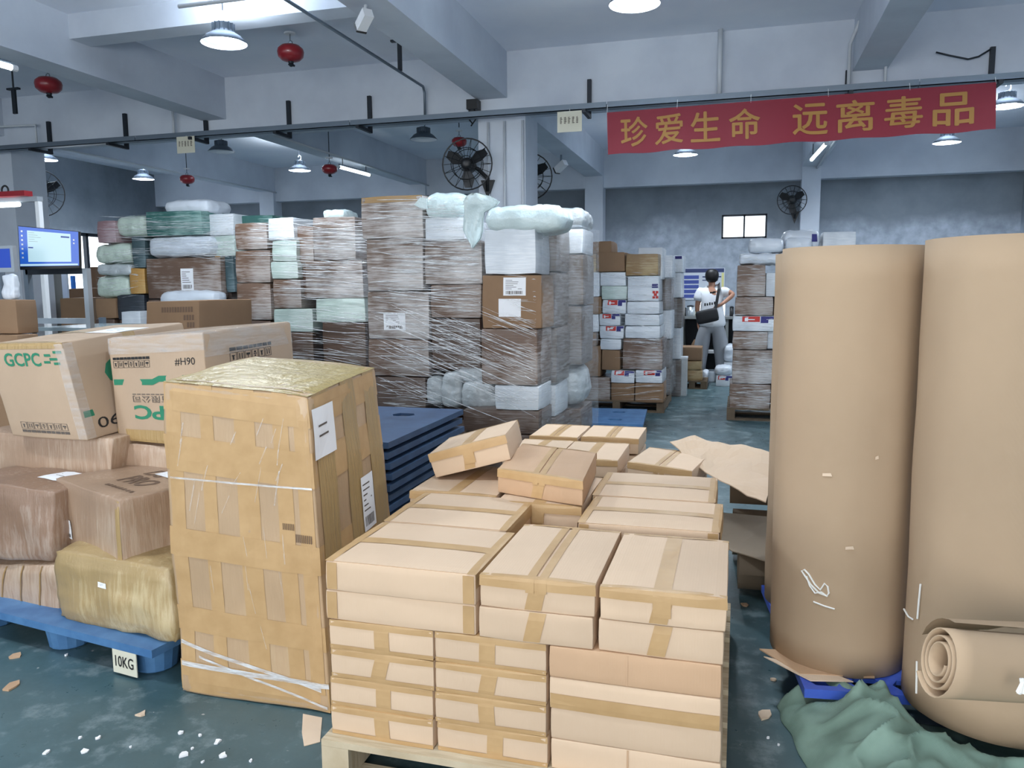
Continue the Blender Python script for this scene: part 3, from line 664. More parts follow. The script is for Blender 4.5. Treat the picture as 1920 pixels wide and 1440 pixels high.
q = at(67, 240, 8.2); pipe([(q.x, 8.2, 3.31), (q.x, 8.2, 3.58), (q.x - .7, 8.2, 3.6), (q.x - 1.6, 7.6, 3.62)], .014, 'pipe_white', 'white pipe bending down to the tray at far left')
q = at(25, 165, 7.3); tag(MB().box(q.x - .08, q.x + .08, q.y - .02, q.y + .02, q.z - .02, q.z).box(q.x - .025, q.x + .025, q.y - .012, q.y + .012, q.z - .28, q.z - .02).tube([(q.x, q.y, q.z), (q.x, q.y, ZC)], .01, 6).build('conduit_hanger', 'steel_dark'), 'dark T-shaped hanger at the far left edge', 'bracket')
for x_, lb in ((-2.62, 'grey pipe on the left of the column face'), (-2.44, 'thin grey pipe down the middle of the column face'), (-2.24, 'white pipe at the right edge of the column')):
    pipe([(x_, YC - .015, 0.05), (x_, YC - .015, 3.26)], .013, 'pipe_white', lb)
for k, (x_, z_) in enumerate(((-5.78, 3.47), (-9.1, 3.47), (1.2, 3.47))):
    pipe([(x_, 8.7, z_), (x_, YB - .3, z_)], .016, 'pipe_white', ('white conduit under the beam with the tube light', 'white conduit under the far left beam', 'white conduit under the right hand beam')[k])
pipe([at(1755, 98, 8.25), at(1780, 104, 8.25), at(1815, 111, 8.25), at(1835, 106, 8.25), at(1858, 92, 8.25)], .008, 'steel_dark', 'black cable sagging along the beam at upper right', 'sagging_cable', 'cable')
# security camera
q = at(683, 38, 5.35); cc = empty('security_camera', tuple(q)); tag(cc, 'white bullet security camera hanging from a pole near the ceiling', 'camera')
MC = Matrix.Translation(q) @ Matrix.Rotation(math.radians(-38), 4, 'Z') @ Matrix.Rotation(math.radians(-28), 4, 'Y')
MB().box(-.07, .075, -.036, .036, -.034, .034, MC).build('housing', 'plastic_white', cc)
MB().box(-.085, -.07, -.04, .04, -.038, .042, MC).build('lens_front', 'plastic_black', cc)
MB().box(-.03, .03, -.015, .015, .035, .0355, MC).build('maker_mark', 'ink_red', cc)
MB().tube([q + Vector((.0, .0, .03)), q + Vector((.01, .02, .14)), Vector((q.x + .01, q.y + .02, ZC))], .012, 8).build('pole', 'pipe_white', cc)
q = at(1052, 312, 12.0); cc = empty('security_camera', tuple(q)); tag(cc, 'small white security camera under the beam behind the column', 'camera')
MC = Matrix.Translation(q) @ Matrix.Rotation(math.radians(-30), 4, 'Z') @ Matrix.Rotation(math.radians(-30), 4, 'Y')
MB().box(-.1, .1, -.045, .045, -.045, .045, MC).build('housing', 'plastic_white', cc)
MB().box(-.12, -.1, -.05, .05, -.05, .05, MC).build('lens_front', 'plastic_black', cc)
MB().tube([q, Vector((q.x, q.y, ZC))], .015, 6).build('pole', 'steel_grey', cc)
q = at(886, 196, 8.2); bx_ = empty('junction_box', tuple(q)); tag(bx_, 'small black junction box with dangling cables above the column fan', 'junction box')
MB().box(q.x - .06, q.x + .06, 8.17, 8.3, q.z - .05, q.z + .05).build('case', 'plastic_black', bx_)
MB().tube([(q.x - .03, 8.2, q.z - .05), (q.x - .06, 8.18, q.z - .12), (q.x, 8.2, q.z - .2)], .008, 5).tube([(q.x + .02, 8.2, q.z - .05), (q.x + .05, 8.19, q.z - .14), (q.x - .02, 8.2, q.z - .22)], .008, 5).build('cable', 'plastic_black', bx_)

# ================================================================== PALLETS
def wood_pallet(name, x0, x1, y0, y1, lb, mat='wood_pale', h=0.14, nb=7, yaw=0.0):
    r = empty(name, ((x0 + x1) / 2, (y0 + y1) / 2, 0)); tag(r, lb, 'pallet', 'wooden pallets')
    d = (y1 - y0); bw_ = d / nb * 0.72
    for k in range(nb):
        y = y0 + (d - bw_) * k / (nb - 1); MB().box(x0, x1, y, y + bw_, h - .02, h).build('deck_board', mat, r)
    for k in range(3):
        x = x0 + (x1 - x0 - .09) * k / 2; MB().box(x, x + .09, y0, y1, .018, h - .0205).build('stringer', mat, r)
    for k in range(3):
        y = y0 + (d - .1) * k / 2; MB().box(x0, x1, y, y + .1, 0, .0175).build('bottom_board', mat, r)
    return r
def plastic_deck(w_, d_, z, th, holes, nx, ny):
    """deck plate with real hexagonal openings; holes = set of (i,j) cells; rim lip turned down all round"""
    b = MB()
    for i in range(nx):
        for j in range(ny):
            xa, xb = -w_ / 2 + w_ * i / nx, -w_ / 2 + w_ * (i + 1) / nx; ya, yb = -d_ / 2 + d_ * j / ny, -d_ / 2 + d_ * (j + 1) / ny
            for zz, up in ((z, True), (z - th, False)):
                if (i, j) in holes:
                    cx, cy = (xa + xb) / 2, (ya + yb) / 2; hx, hy = (xb - xa) * .40, (yb - ya) * .30
                    inn = [(cx - hx, cy), (cx - hx * .6, cy - hy), (cx + hx * .6, cy - hy), (cx + hx, cy), (cx + hx * .6, cy + hy), (cx - hx * .6, cy + hy)]
                    out = [(xa, cy), (xa, ya), (xb, ya), (xb, cy), (xb, yb), (xa, yb)]
                    n0 = len(b.v); b.v += [Vector((x, y, zz)) for x, y in out + inn]
                    for k in range(6):
                        q = (n0 + k, n0 + (k + 1) % 6, n0 + 6 + (k + 1) % 6, n0 + 6 + k); b.f.append(q if up else q[::-1])
                    if up:
                        n1 = len(b.v); b.v += [Vector((x, y, zz - th)) for x, y in inn]
                        for k in range(6): b.f.append((n0 + 6 + k, n0 + 6 + (k + 1) % 6, n1 + (k + 1) % 6, n1 + k))
                else:
                    q = [(xa, ya, zz), (xb, ya, zz), (xb, yb, zz), (xa, yb, zz)]; b.quad(*(q if up else q[::-1]))
    for xa, xb, ya, yb in ((-w_ / 2, w_ / 2, -d_ / 2 - .008, -d_ / 2), (-w_ / 2, w_ / 2, d_ / 2, d_ / 2 + .008), (-w_ / 2 - .008, -w_ / 2, -d_ / 2 - .008, d_ / 2 + .008), (w_ / 2, w_ / 2 + .008, -d_ / 2 - .008, d_ / 2 + .008)):
        b.box(xa, xb, ya, yb, z - .032, z)
    return b
def cup(b, cx, cy, z0, z1, r0, r1, seg=12):
    M4 = Matrix.Translation((cx, cy, 0)); b.lathe([(r0 * .9, z0), (r0, z0 + .006), (r1, z1)], seg, M4)
    return b
def plastic_pallet(lb, loc, yaw, w_, d_, mat, h=.14, holes=None, nx=6, ny=6, foot=.085, group='blue plastic pallets', feet=True, rimmat=None):
    r = empty('plastic_pallet', loc); tag(r, lb, 'pallet', group)
    if holes is None: holes = {(1, 1), (4, 1), (1, 4), (4, 4)}
    dk = plastic_deck(w_, d_, h, .016, holes, nx, ny); RM = Matrix.Translation(Vector(loc)) @ Matrix.Rotation(yaw, 4, 'Z')
    dk.v = [RM @ p_ for p_ in dk.v]; dk.build('deck', mat, r)
    for i in (-1, 0, 1):
        for j in (-1, 0, 1):
            c_ = MB(); cup(c_, i * (w_ / 2 - foot - .02), j * (d_ / 2 - foot - .02), 0, h - .0165, foot * .82, foot, 16)
            if not feet and (i == 0 or j == 0): continue
            c_.v = [RM @ p_ for p_ in c_.v]; c_.build('foot', mat if rimmat is None else rimmat, r, False)
    return r
lp = plastic_pallet('blue plastic pallet with a 10KG weight tag under the left parcels', (-2.67, 2.99, 0), math.radians(-8.5), 1.26, 1.04, 'pallet_blue', .14, {(i, j) for i in (1, 4) for j in (1, 4)}, foot=.10)
# hand-lettered weight tag on the near corner foot
RMl = Matrix.Translation((-2.67, 2.99, 0)) @ Matrix.Rotation(math.radians(-8.5), 4, 'Z')
tg = MB().box(.42, .55, -.528, -.524, .012, .108, RMl).build('weight_tag', 'notice_cream', lp)
vs, fs, _ = text_mesh('10KG', 0.01); link('tag_lettering', [RMl @ Vector((.435 + .10 * x, -.5295, .04 + .045 * y)) for x, y in vs], fs, 'ink_black', tg)
plastic_pallet('bright blue plastic pallet under the cardboard rolls', (.755, 3.26, 0), math.radians(7), 1.12, .94, 'pallet_bright_blue', .14, {(i, j) for i in range(8) for j in (0, 2, 5, 7)}, nx=8, ny=8, foot=.07)
plastic_pallet('blue plastic pallet lying empty in front of the stack left of the person', (-1.50, 8.25, 0), math.radians(4), 1.15, 1.0, 'pallet_blue', .15, {(1, 1), (4, 1), (1, 4), (4, 4)}, foot=.09)
# nested stack of empty pallets
r0 = None
for k in range(12):
    z0 = 0 if k == 0 else .14 + .055 * (k - 1)
    h_ = .14 if k == 0 else .0535
    ordn = ['bottom', 'second', 'third', 'fourth', 'fifth', 'sixth', 'seventh', 'eighth', 'ninth', 'tenth', 'eleventh', 'top'][k]
    plastic_pallet('%s blue pallet of the nested stack behind the tall carton%s' % (ordn, '' if k in (0, 11) else ', counted from the floor'), (-2.22 + rnd.uniform(-.006, .012), 4.11 + rnd.uniform(-.01, .01), z0), 0, 1.1, 1.1, 'pallet_dark_blue', h_, {(1, 1), (4, 1), (1, 4), (4, 4), (4, 0)} if k == 11 else set(), foot=.07, group='nested stack of blue pallets', feet=(k == 0), rimmat='pallet_navy_rim')

# ================================================================== SMALL CARTONS ON THE NEAR PALLET
wood_pallet('wooden_pallet', -1.19, 0.0, 2.01, 3.41, 'pale wooden pallet under the small tan cartons in front')
wood_pallet('wooden_pallet', -1.24, -0.10, 3.99, 5.12, 'wooden pallet under the rear small cartons')
H_ = 0.0922
CW, CD = 0.345, 0.475
def small_carton(P, lb, seam, mat='carton_tan', front='h', flaps=True, double=False, open_=0.004, grp='small tan cartons', seed=None, right='', sheen=False, crease=False, name='small_carton'):
    c = Parcel(P, .006, .0022, .0016, 9, rnd.uniform(0, 50)); o = c.body(name, mat, 5); tag(o, lb, 'carton', grp)
    dx, dy, dz = c.dim; tw = .024
    if flaps:
        lift = .0035
        if seam == 'y':
            c.patch('top', .004, .5 - open_ / dx, .006, .994, mat, 'flap', lift, 6, 4, lift + .001); c.patch('top', .5 + open_ / dx, .996, .006, .994, mat, 'flap', lift, 6, 4, lift + .001)
        else:
            c.patch('top', .004, .996, .006, .5 - open_ / dy, mat, 'flap', lift, 4, 6, lift + .001); c.patch('top', .004, .996, .5 + open_ / dy, .994, mat, 'flap', lift, 4, 6, lift + .001)
        lf = lift + .0012; a = .6
        if seam == 'y':
            if double:
                for s_ in (-1, 1): c.strip([(.5 + s_ * (open_ + tw * .55) / dx, 0, a), (.5 + s_ * (open_ + tw * .55) / dx, 0, 1), (.5 + s_ * (open_ + tw * .55) / dx, 1, 1), (.5 + s_ * (open_ + tw * .55) / dx, 1, a)], 0, tw * .52 / dx, 'packing_tape', off=lf)
            else: c.strip([(.5, 0, .25), (.5, 0, 1), (.5, 1, 1), (.5, 1, .5)], 0, tw / dx, 'packing_tape', off=lf)
            for vv, v2 in ((0, .035), (1, .965)): c.strip([(.5, vv, .68), (.5, vv, 1), (.5, v2, 1)], 0, .5, 'packing_tape', off=lf - .0005, m=4, nw=5)
        else:
            c.strip([(0, .5, .35), (0, .5, 1), (1, .5, 1), (1, .5, .35)], 1, tw / dy, 'packing_tape', off=lf)
            for uu, u2 in ((0, .055), (1, .945)): c.strip([(uu, .5, .55), (uu, .5, 1), (u2, .5, 1)], 1, .5, 'packing_tape', off=lf - .0005, m=4, nw=5)
    if front == 'h':      # end face taped in an H
        if not flaps: c.strip([(.5, 0, .79), (.5, 0, 1), (.5, .04, 1)], 0, .5, 'packing_tape', m=4, nw=5)
        c.strip([(.5, 0, .15), (.5, 0, 0)], 0, .5, 'packing_tape', m=3, nw=5)
        c.strip([(.5 + rnd.uniform(-.05, .03), 0, .02), (.5 + rnd.uniform(-.04, .04), 0, .98)], 0, tw / dx, 'packing_tape', off=.0022, m=4)
    elif front == 'v':
        c.strip([(.47, 0, .05), (.53, 0, .98)], 0, tw / dx, 'packing_tape', off=.0022, m=4)
    elif front == 'low':
        c.strip([(.5, 0, .48), (.5, 0, .0)], 0, .495, 'packing_tape', off=.0022, m=3, nw=6)
    elif front == 'corner':
        for u_ in (.045, .955): c.strip([(u_, 0, .05), (u_, 0, .95)], 0, .035, 'packing_tape', off=.002, m=3)
    if crease: c.patch('front', crease, crease + .012, .02, .98, 'carton_kraft', 'joint_seam', .0018, 1, 3)
    return c
def rect(x0, x1, y0, y1, z0, z1, j=.003):
    e = lambda: rnd.uniform(-j, j)
    a, b, c, d = e(), e(), e(), e()
    return corners((x0 + a, y0 + b, z0 + .0006), (x1 - x0 - .004, c, 0), (d, y1 - y0 - .004, 0), (0, 0, z1 - z0 - .0012))
Zk = lambda k: .14 + H_ * k
ordk = ['bottom', 'second from bottom', 'third from bottom', 'fourth from bottom']
for k in range(4):
    small_carton(rect(-1.172, -.832, 2.05, 2.53, Zk(k), Zk(k + 1)), 'small tan carton with H-shaped tape, %s in the front left column' % ordk[k], 'y', front='h', flaps=False)
    small_carton(rect(-.826, -.488, 2.05, 2.53, Zk(k), Zk(k + 1)), 'small tan carton with H-shaped tape, %s in the front middle column' % ordk[k], 'y', front='h', flaps=False)
    small_carton(rect(-.482, -.012, 2.05, 2.39, Zk(k), Zk(k + 1)), 'small tan carton, long side out, %s in the front right column' % ordk[k], 'x', mat='carton_kraft' if k == 3 else 'carton_tan', front={2: 'low'}.get(k, ''), flaps=False, crease=.46 if k in (0, 3) else False)
def stackpair(x0, x1, y0, y1, seam, front, nm, tops, **kw):
    small_carton(rect(x0, x1, y0, y1, Zk(4), Zk(5)), 'small tan carton just below the %s' % nm, seam, front=front, flaps=False)
    return small_carton(rect(x0, x1, y0, y1, Zk(5), Zk(6)), tops, seam, front=front, **kw)
stackpair(-1.178, -.697, 2.05, 2.455, 'x', 'corner', 'top carton at the near left corner', 'small tan carton on top at the near left corner, taped along its length')
stackpair(-.690, -.356, 2.05, 2.55, 'y', 'v', 'top carton in the middle of the front', 'small tan carton on top in the middle front, two tape strips beside open seam', double=True, open_=.0045)
stackpair(-.344, -.008, 2.05, 2.54, 'y', 'v', 'top carton at the near right corner', 'small tan carton on top at the near right corner with wide tape', open_=.001, double=False)
stackpair(-1.178, -.725, 2.462, 2.86, 'x', 'corner', 'second top carton on the left side', 'small tan carton on top, second on the left side, behind the corner one')
stackpair(-.515, -.035, 2.62, 2.98, 'x', 'corner', 'nearer of two right wide cartons', 'wide small carton on top at right, nearer of the two, shiny tape seam')
stackpair(-.535, -.065, 2.99, 3.39, 'x', 'corner', 'farther of two right wide cartons', 'wide small carton on top at right, farther of the two, shiny taped corner')
stackpair(-1.255, -.89, 2.87, 3.36, 'y', 'v', 'carton under the tilted one', 'small tan carton lying flat under the tilted carton', double=False)
stackpair(-.872, -.54, 2.80, 3.28, 'y', 'v', 'carton under the squarely set loose one', 'small carton under the loose square carton, tape patches on its front')
small_carton(quad_corners(Vector((-.897, 2.915, Zk(6) + .1)), Vector((-.535, 2.80, Zk(6) + .1)), Vector((-.535, 2.80, Zk(6) + .006)), Vector((-.897, 2.915, Zk(6) + .006)), (-.04, .52, 0)), 'loose small carton on top in the middle with a split tape seam', 'y', mat='carton_kraft', front='v', double=True, open_=.003)
small_carton(quad_corners(at(803, 853, 3.06), at(947, 816, 3.06), at(958, 862, 3.06), at(817, 896, 3.06), (-.075, .46, -.015)), 'small carton tilted up on the left, resting on its neighbour', 'y', front='v')
# taller closed cartons inside the load that carry the second row
for k, (x0, x1, y0, y1) in enumerate(((-1.17, -.70, 2.56, 2.96), (-.69, -.545, 2.56, 2.78), (-1.2, -.89, 2.97, 3.36), (-.87, -.545, 2.80, 3.28), (-.51, -.04, 2.56, 2.98), (-.53, -.07, 2.99, 3.39))):
    c = Parcel(rect(x0, x1, y0, y1, .14, Zk(4)), .006, .001); tag(c.body('inner_carton', 'carton_tan', 3), 'tan carton inside the near pallet load behind the front columns', 'carton', 'cartons inside the near load')
# rear pallet of the same cartons
def top_from(px, z):
    P = [atz(a, b, z) for a, b in px]; return P
def flat_carton(px3, z, h, lb, seam, **kw):
    """px3: front-left, front-right, back-right corners of the top face"""
    A, B, Cc = top_from(px3, z); ex = B - A; ey = Cc - B; dz = Vector((0, 0, h))
    return small_carton(corners(A - dz, ex, ey, dz), lb, seam, **kw)
Zt = Zk(5)
flat_carton([(1177, 867), (1297, 884), (1329, 853)], Zt, H_, 'small carton of the rear pallet beside the loose cardboard sheet', 'y', double=True, open_=.004, front='')
rear = ((-1.215, -.915, 4.62, 5.06, 'rear small carton farthest back on the left'), (-.90, -.55, 4.66, 5.08, 'rear small carton farthest back on the right'), (-1.235, -.925, 4.10, 4.58, 'rear small carton half hidden behind the loose carton'), (-.91, -.585, 4.04, 4.52, 'rear small carton just behind the loose carton on its right'))
for k, (x0, x1, y0, y1, lb) in enumerate(rear):
    small_carton(rect(x0, x1, y0, y1, Zt - H_ - (.012 if k == 2 else 0), Zt - (.012 if k == 2 else 0)), lb, 'y', front='', double=(k in (0, 1)), open_=.003, mat='carton_tan')
for k, (x0, x1, y0, y1) in enumerate(((-1.22, -.92, 4.10, 4.58), (-.91, -.585, 4.04, 4.52), (-1.215, -.915, 4.62, 5.06), (-.90, -.55, 4.66, 5.08), (-.53, -.14, 4.02, 4.44))):
    c = Parcel(rect(x0, x1, y0, y1, .14, Zt - H_ - .0125), .006, .001); tag(c.body('inner_carton', 'carton_tan', 3), 'tan carton under the rear small cartons', 'carton', 'cartons under the rear load')

# ================================================================== TALL TAPED CARTON
P = quad_corners(at(300, 712, 2.36), at(578, 742, 2.36), at(621, 1343, 2.36), at(340, 1292, 2.36), (0, 0, 0))
for i in (0, 1):
    P[i][0][0].z = .002; P[i][1][0] = P[i][0][0] + Vector((-.02, .66, 0)); P[i][1][1] = P[i][0][1] + Vector((-.10, .73, .025))
T = Parcel(P, .022, .006, .008, 3.2, 4.4); o = T.body('tall_carton', 'box_taped', 16); tag(o, 'tall brown carton wrapped all over in shiny clear tape, standing on the floor', 'carton')
for u_, hw in ((.07, .05), (.30, .045), (.56, .07), (.80, .05), (.93, .045)): T.strip([(u_, 0, .06), (u_ + .01, 0, 1), (u_, 1, 1)], 0, hw, 'packing_tape', 'tape', .0014, 12, 3)
for w_, hh in ((.955, .045), (.78, .055), (.50, .045), (.25, .04), (.06, .05)):
    T.strip([(0, .9, w_), (0, 0, w_), (1, 0, w_ - .01), (1, 1, w_ - .01)], 2, hh, 'packing_tape', 'tape', .0022, 12, 3)
for v_ in (.15, .5, .85): T.strip([(0, v_, .9), (0, v_, 1), (1, v_, 1), (1, v_, .1)], 1, .1, 'clear_gold_tape', 'tape', .003, 12, 3)
T.strip([(0, .5, 1), (1, .5, 1)], 1, .5, 'top_gold_film', 'top_wrap', .0036, 14, 10)
T.strip([(.02, 0, .17), (.95, 0, .075)], 2, .006, 'film_crease', 'film_strand', .004, 20, 2); T.strip([(.02, 0, .10), (1, 0, .09)], 2, .008, 'film_crease', 'film_strand', .004, 20, 2)
T.strip([(.03, 0, .70), (.98, 0, .715)], 2, .003, 'film_crease', 'film_strand', .004, 20, 2); T.strip([(.15, 0, .13), (.98, 0, .02)], 2, .004, 'film_crease', 'film_strand', .0045, 20, 2)
for k in range(16):
    a_ = rnd.uniform(.1, .85); b_ = rnd.uniform(.66, .93); T.strip([(a_, 0, b_), (a_ - rnd.uniform(.02, .07), 0, b_ - rnd.uniform(.04, .12))], 0, rnd.uniform(.002, .005), 'film_sheet', 'film_strand', .005, 6, 2)
for k in range(8):
    a_ = rnd.uniform(.1, .9); b_ = rnd.uniform(.25, .6); T.strip([(a_, 0, b_), (a_ + rnd.uniform(.0, .03), 0, b_ - rnd.uniform(.05, .1))], 0, rnd.uniform(.0015, .004), 'film_sheet', 'film_strand', .005, 6, 2)
lb_ = T.label('right', .02, .27, .80, .955, False, off=.006); T.label('right', .55, .73, .475, .66, True, off=.006)
T.rects('front', [(.86 + k * .012, .866 + k * .012, .545, .57) for k in range(9)] + [(.78 + k * .011, .785 + k * .011, .58, .60) for k in range(7)], 'ink_brown', 'faded_stamp', .0045)
# ================================================================== LEFT PALLET PARCELS
# carton with green maker's print, leaning
P = quad_corners(at(-26, 645, 2.90), at(115, 642, 2.86), at(165, 828, 2.86), at(22, 818, 2.90), (.03, .78, .055))
G = Parcel(P, .014, .004, .003, 5, 2); o = G.body('printed_carton', 'carton_printed', 8); tag(o, 'leaning tan carton with small green GCPC print at the left edge', 'carton')
G.text('front', .20, .68, .76, .90, 'GCPC', 'ink_green', bold=.02)
lg = [(.74, .82, .86, .885), (.80, .90, .82, .845), (.86, .97, .89, .915), (.72, .80, .79, .815), (.84, .92, .775, .80)]
G.rects('front', lg, 'ink_green', 'printed_logo'); G.icons('front', .18, .80, .06, .17, 7, 'ink_grey', flip=True)
G.text('right', .24, .56, .46, .80, 'G', 'ink_green', bold=.04); G.rects('right', [(.02, .98, .23, .295)], 'ink_green', 'printed_band')
G.text('right', .10, .50, .09, .21, '#H90', 'ink_black', rot=True); G.text('right', .36, .60, .36, .43, '广东', 'ink_grey')
G.strip([(0, .5, .5), (0, .5, 1), (1, .5, 1), (1, .5, .6)], 1, .05, 'clear_gold_tape'); G.strip([(.5, 0, .94), (.5, 0, 1), (.5, .05, 1)], 0, .5, 'clear_gold_tape', m=4, nw=6)
G.label('top', .55, .95, .42, .72, False)
G.strip([(1, .03, .02), (1, .03, .98)], 1, .035, 'film_sheet', 'film_wrap', .004, m=8); G.strip([(.95, 0, .02), (.95, 0, .98)], 0, .05, 'film_sheet', 'film_wrap', .004, m=8)
# second printed carton
P = quad_corners(at(201, 634, 3.03), at(380, 622, 2.98), at(398, 838, 2.98), at(222, 826, 3.03), (0, .72, .015))
Hc = Parcel(P, .016, .004, .003, 5, 7); o = Hc.body('printed_carton', 'carton_printed', 8); tag(o, 'upright tan carton with #H90 print and green band, behind the tall carton', 'carton')
Hc.text('front', .70, .90, .715, .785, '#H90', 'ink_black'); Hc.icons('front', .04, .44, .71, .81, 7, 'ink_black')
Hc.rects('front', [(.02, .45, .545, .60), (.52, .98, .575, .63)], 'ink_green', 'printed_band')
F_ = Hc.FACES['front']; link('printed_band', [Hc.surf(*F_(a, b), .0016) for a, b in ((.45, .545), (.52, .575), (.52, .63), (.45, .60))], [(0, 1, 2, 3)], 'ink_green', Hc.root)
Hc.text('front', .22, .62, .38, .445, '有限公司', 'ink_grey', rot=True); Hc.rects('front', [(.64 + k * .04, .67 + k * .04, .385 + .02 * (k % 2), .44 - .012 * (k % 3)) for k in range(7)], 'ink_grey', 'small_print'); Hc.text('front', .22, .95, .22, .355, 'GCPC', 'ink_green', rot=True, bold=.03)
Hc.rects('front', [(.22 + k * .05, .26 + k * .05, .455, .463) for k in range(9)], 'ink_grey', 'small_print')
Hc.icons('right', .24, .72, .70, .83, 6, 'ink_black'); 
Hc.strip([(.5, 0, .84), (.5, 0, 1), (.5, .1, 1)], 0, .5, 'film_sheet', 'film_wrap', .004, 6, 8); Hc.strip([(0, .5, .9), (0, .5, 1), (1, .5, 1), (1, .5, .78)], 1, .5, 'film_sheet', 'film_wrap', .003, 8, 6)
Hc.strip([(.5, 0, .12), (.5, 0, 0)], 0, .5, 'clear_gold_tape', m=4, nw=6)
# parcels below them
def left_parcel(px, Y, back, lb, mat, r=.02, amp=.006, name='wrapped_parcel', n=10, bulge=.008, cat='parcel'):
    Ys = Y if isinstance(Y, tuple) else (Y, Y)
    Pq = quad_corners(at(*px[0], Ys[0]), at(*px[1], Ys[1]), at(*px[2], Ys[1]), at(*px[3], Ys[0]), back)
    c = Parcel(Pq, r, bulge, amp, 6, rnd.uniform(0, 40)); o_ = c.body(name, mat, n); tag(o_, lb, cat, 'parcels on the left pallet'); return c
c = left_parcel([(-45, 808), (212, 822), (206, 912), (-45, 912)], (2.98, 2.92), (.02, .72, 0), 'long wrapped parcel directly under the leaning green-printed carton', 'pvc_wrap_tan')
c = left_parcel([(210, 829), (330, 838), (330, 905), (210, 905)], 3.02, (.02, .62, 0), 'taped parcel under the #H90 carton', 'pvc_wrap_tan')
c = left_parcel([(-95, 897), (101, 921), (97, 1056), (-90, 1040)], (2.66, 2.60), (.03, .33, 0), 'wrapped carton at the left edge with a white paper slip on top', 'pvc_wrap_brown', .035, .012)
c.label('top', .62, .92, .35, .8, False)
c = left_parcel([(-100, 1056), (104, 1058), (112, 1162), (-100, 1112)], (2.70, 2.60), (.03, .5, 0), 'low wrapped parcel at the left edge on the blue pallet', 'pvc_wrap_tan', .03, .01)
for k in range(5): c.strip([(.2 + .16 * k, 0, .04), (.24 + .16 * k, 0, .97)], 0, .006, 'old_brown_tape', 'crease_line', .003)
c = left_parcel([(97, 1030), (317, 1064), (330, 1213), (108, 1160)], (2.53, 2.43), (.0, .42, 0), 'plump golden taped parcel with a sagging top on the blue pallet corner', 'pvc_wrap_gold', .05, .016, n=14, bulge=.012)
c.label('front', .41, .49, .60, .67, False, name='torn_paper')
# carton with PRO print, turned with an edge to the viewer
A = Vector((-2.33, 2.485, .385)); ex = Vector((.575, -.25, 0)); ey = Vector((.20, .44, 0))
Pr = Parcel(corners(A - ex, ex, ey, (0, 0, .30)), .022, .005, .006, 5, 3); o = Pr.body('wrapped_carton', 'pvc_wrap_tan', 10); tag(o, 'wrapped brown carton printed PRO, set edge-on atop the golden parcel', 'carton', 'parcels on the left pallet')
Pr.text('top', .45, .80, .30, .52, 'PRO', 'ink_brown', bold=.03); Pr.text('top', .42, .62, .56, .74, 'DS', 'ink_brown', bold=.02); Pr.rects('top', [(.52 + k * .05, .55 + k * .05, .16, .20) for k in range(8)], 'ink_brown', 'small_print')
Pr.label('top', .50, .92, .62, .96, False)
Pr.patch('front', .02, .12, .72, .93, 'paper_yellow', 'yellow_sticker', .003); Pr.patch('front', .14, .24, .58, .86, 'ink_brown', 'dark_printed_panel', .003); Pr.label('front', .13, .27, .16, .44, True, off=.004)
Pr.strip([(.98, 0, .02), (.98, 0, .98)], 0, .03, 'clear_gold_tape', m=6)
# long carton behind with blurred print
P = quad_corners(at(274, 566, 5.0), at(373, 563, 4.92), at(374, 640, 4.92), at(276, 640, 5.0), (.02, .62, .0))
Lc = Parcel(P, .01, .003, .003, 5, 9); o = Lc.body('long_carton', 'carton_dull', 6); tag(o, 'long brown carton with rows of black print, behind the #H90 carton', 'carton')
for k, (a, b, t_) in enumerate(((.30, .95, .72), (.72, .96, .52), (.78, .97, .34))):
    Lc.rects('front', [(a + j * .05, a + j * .05 + .035, t_, t_ + .13) for j in range(int((b - a) / .05))], 'ink_brown', 'printed_lettering')
zb = min(v_.z for q_ in Lc.P for w2 in q_ for v_ in w2)
ctr = Lc.tri(.5, .5, 0); c = Parcel(boxc(ctr.x, ctr.y, .0, .62, .66, zb - .002), .012, .003); tag(c.body('large_carton', 'carton_dull', 4), 'large brown carton on the floor under the long printed carton', 'carton')

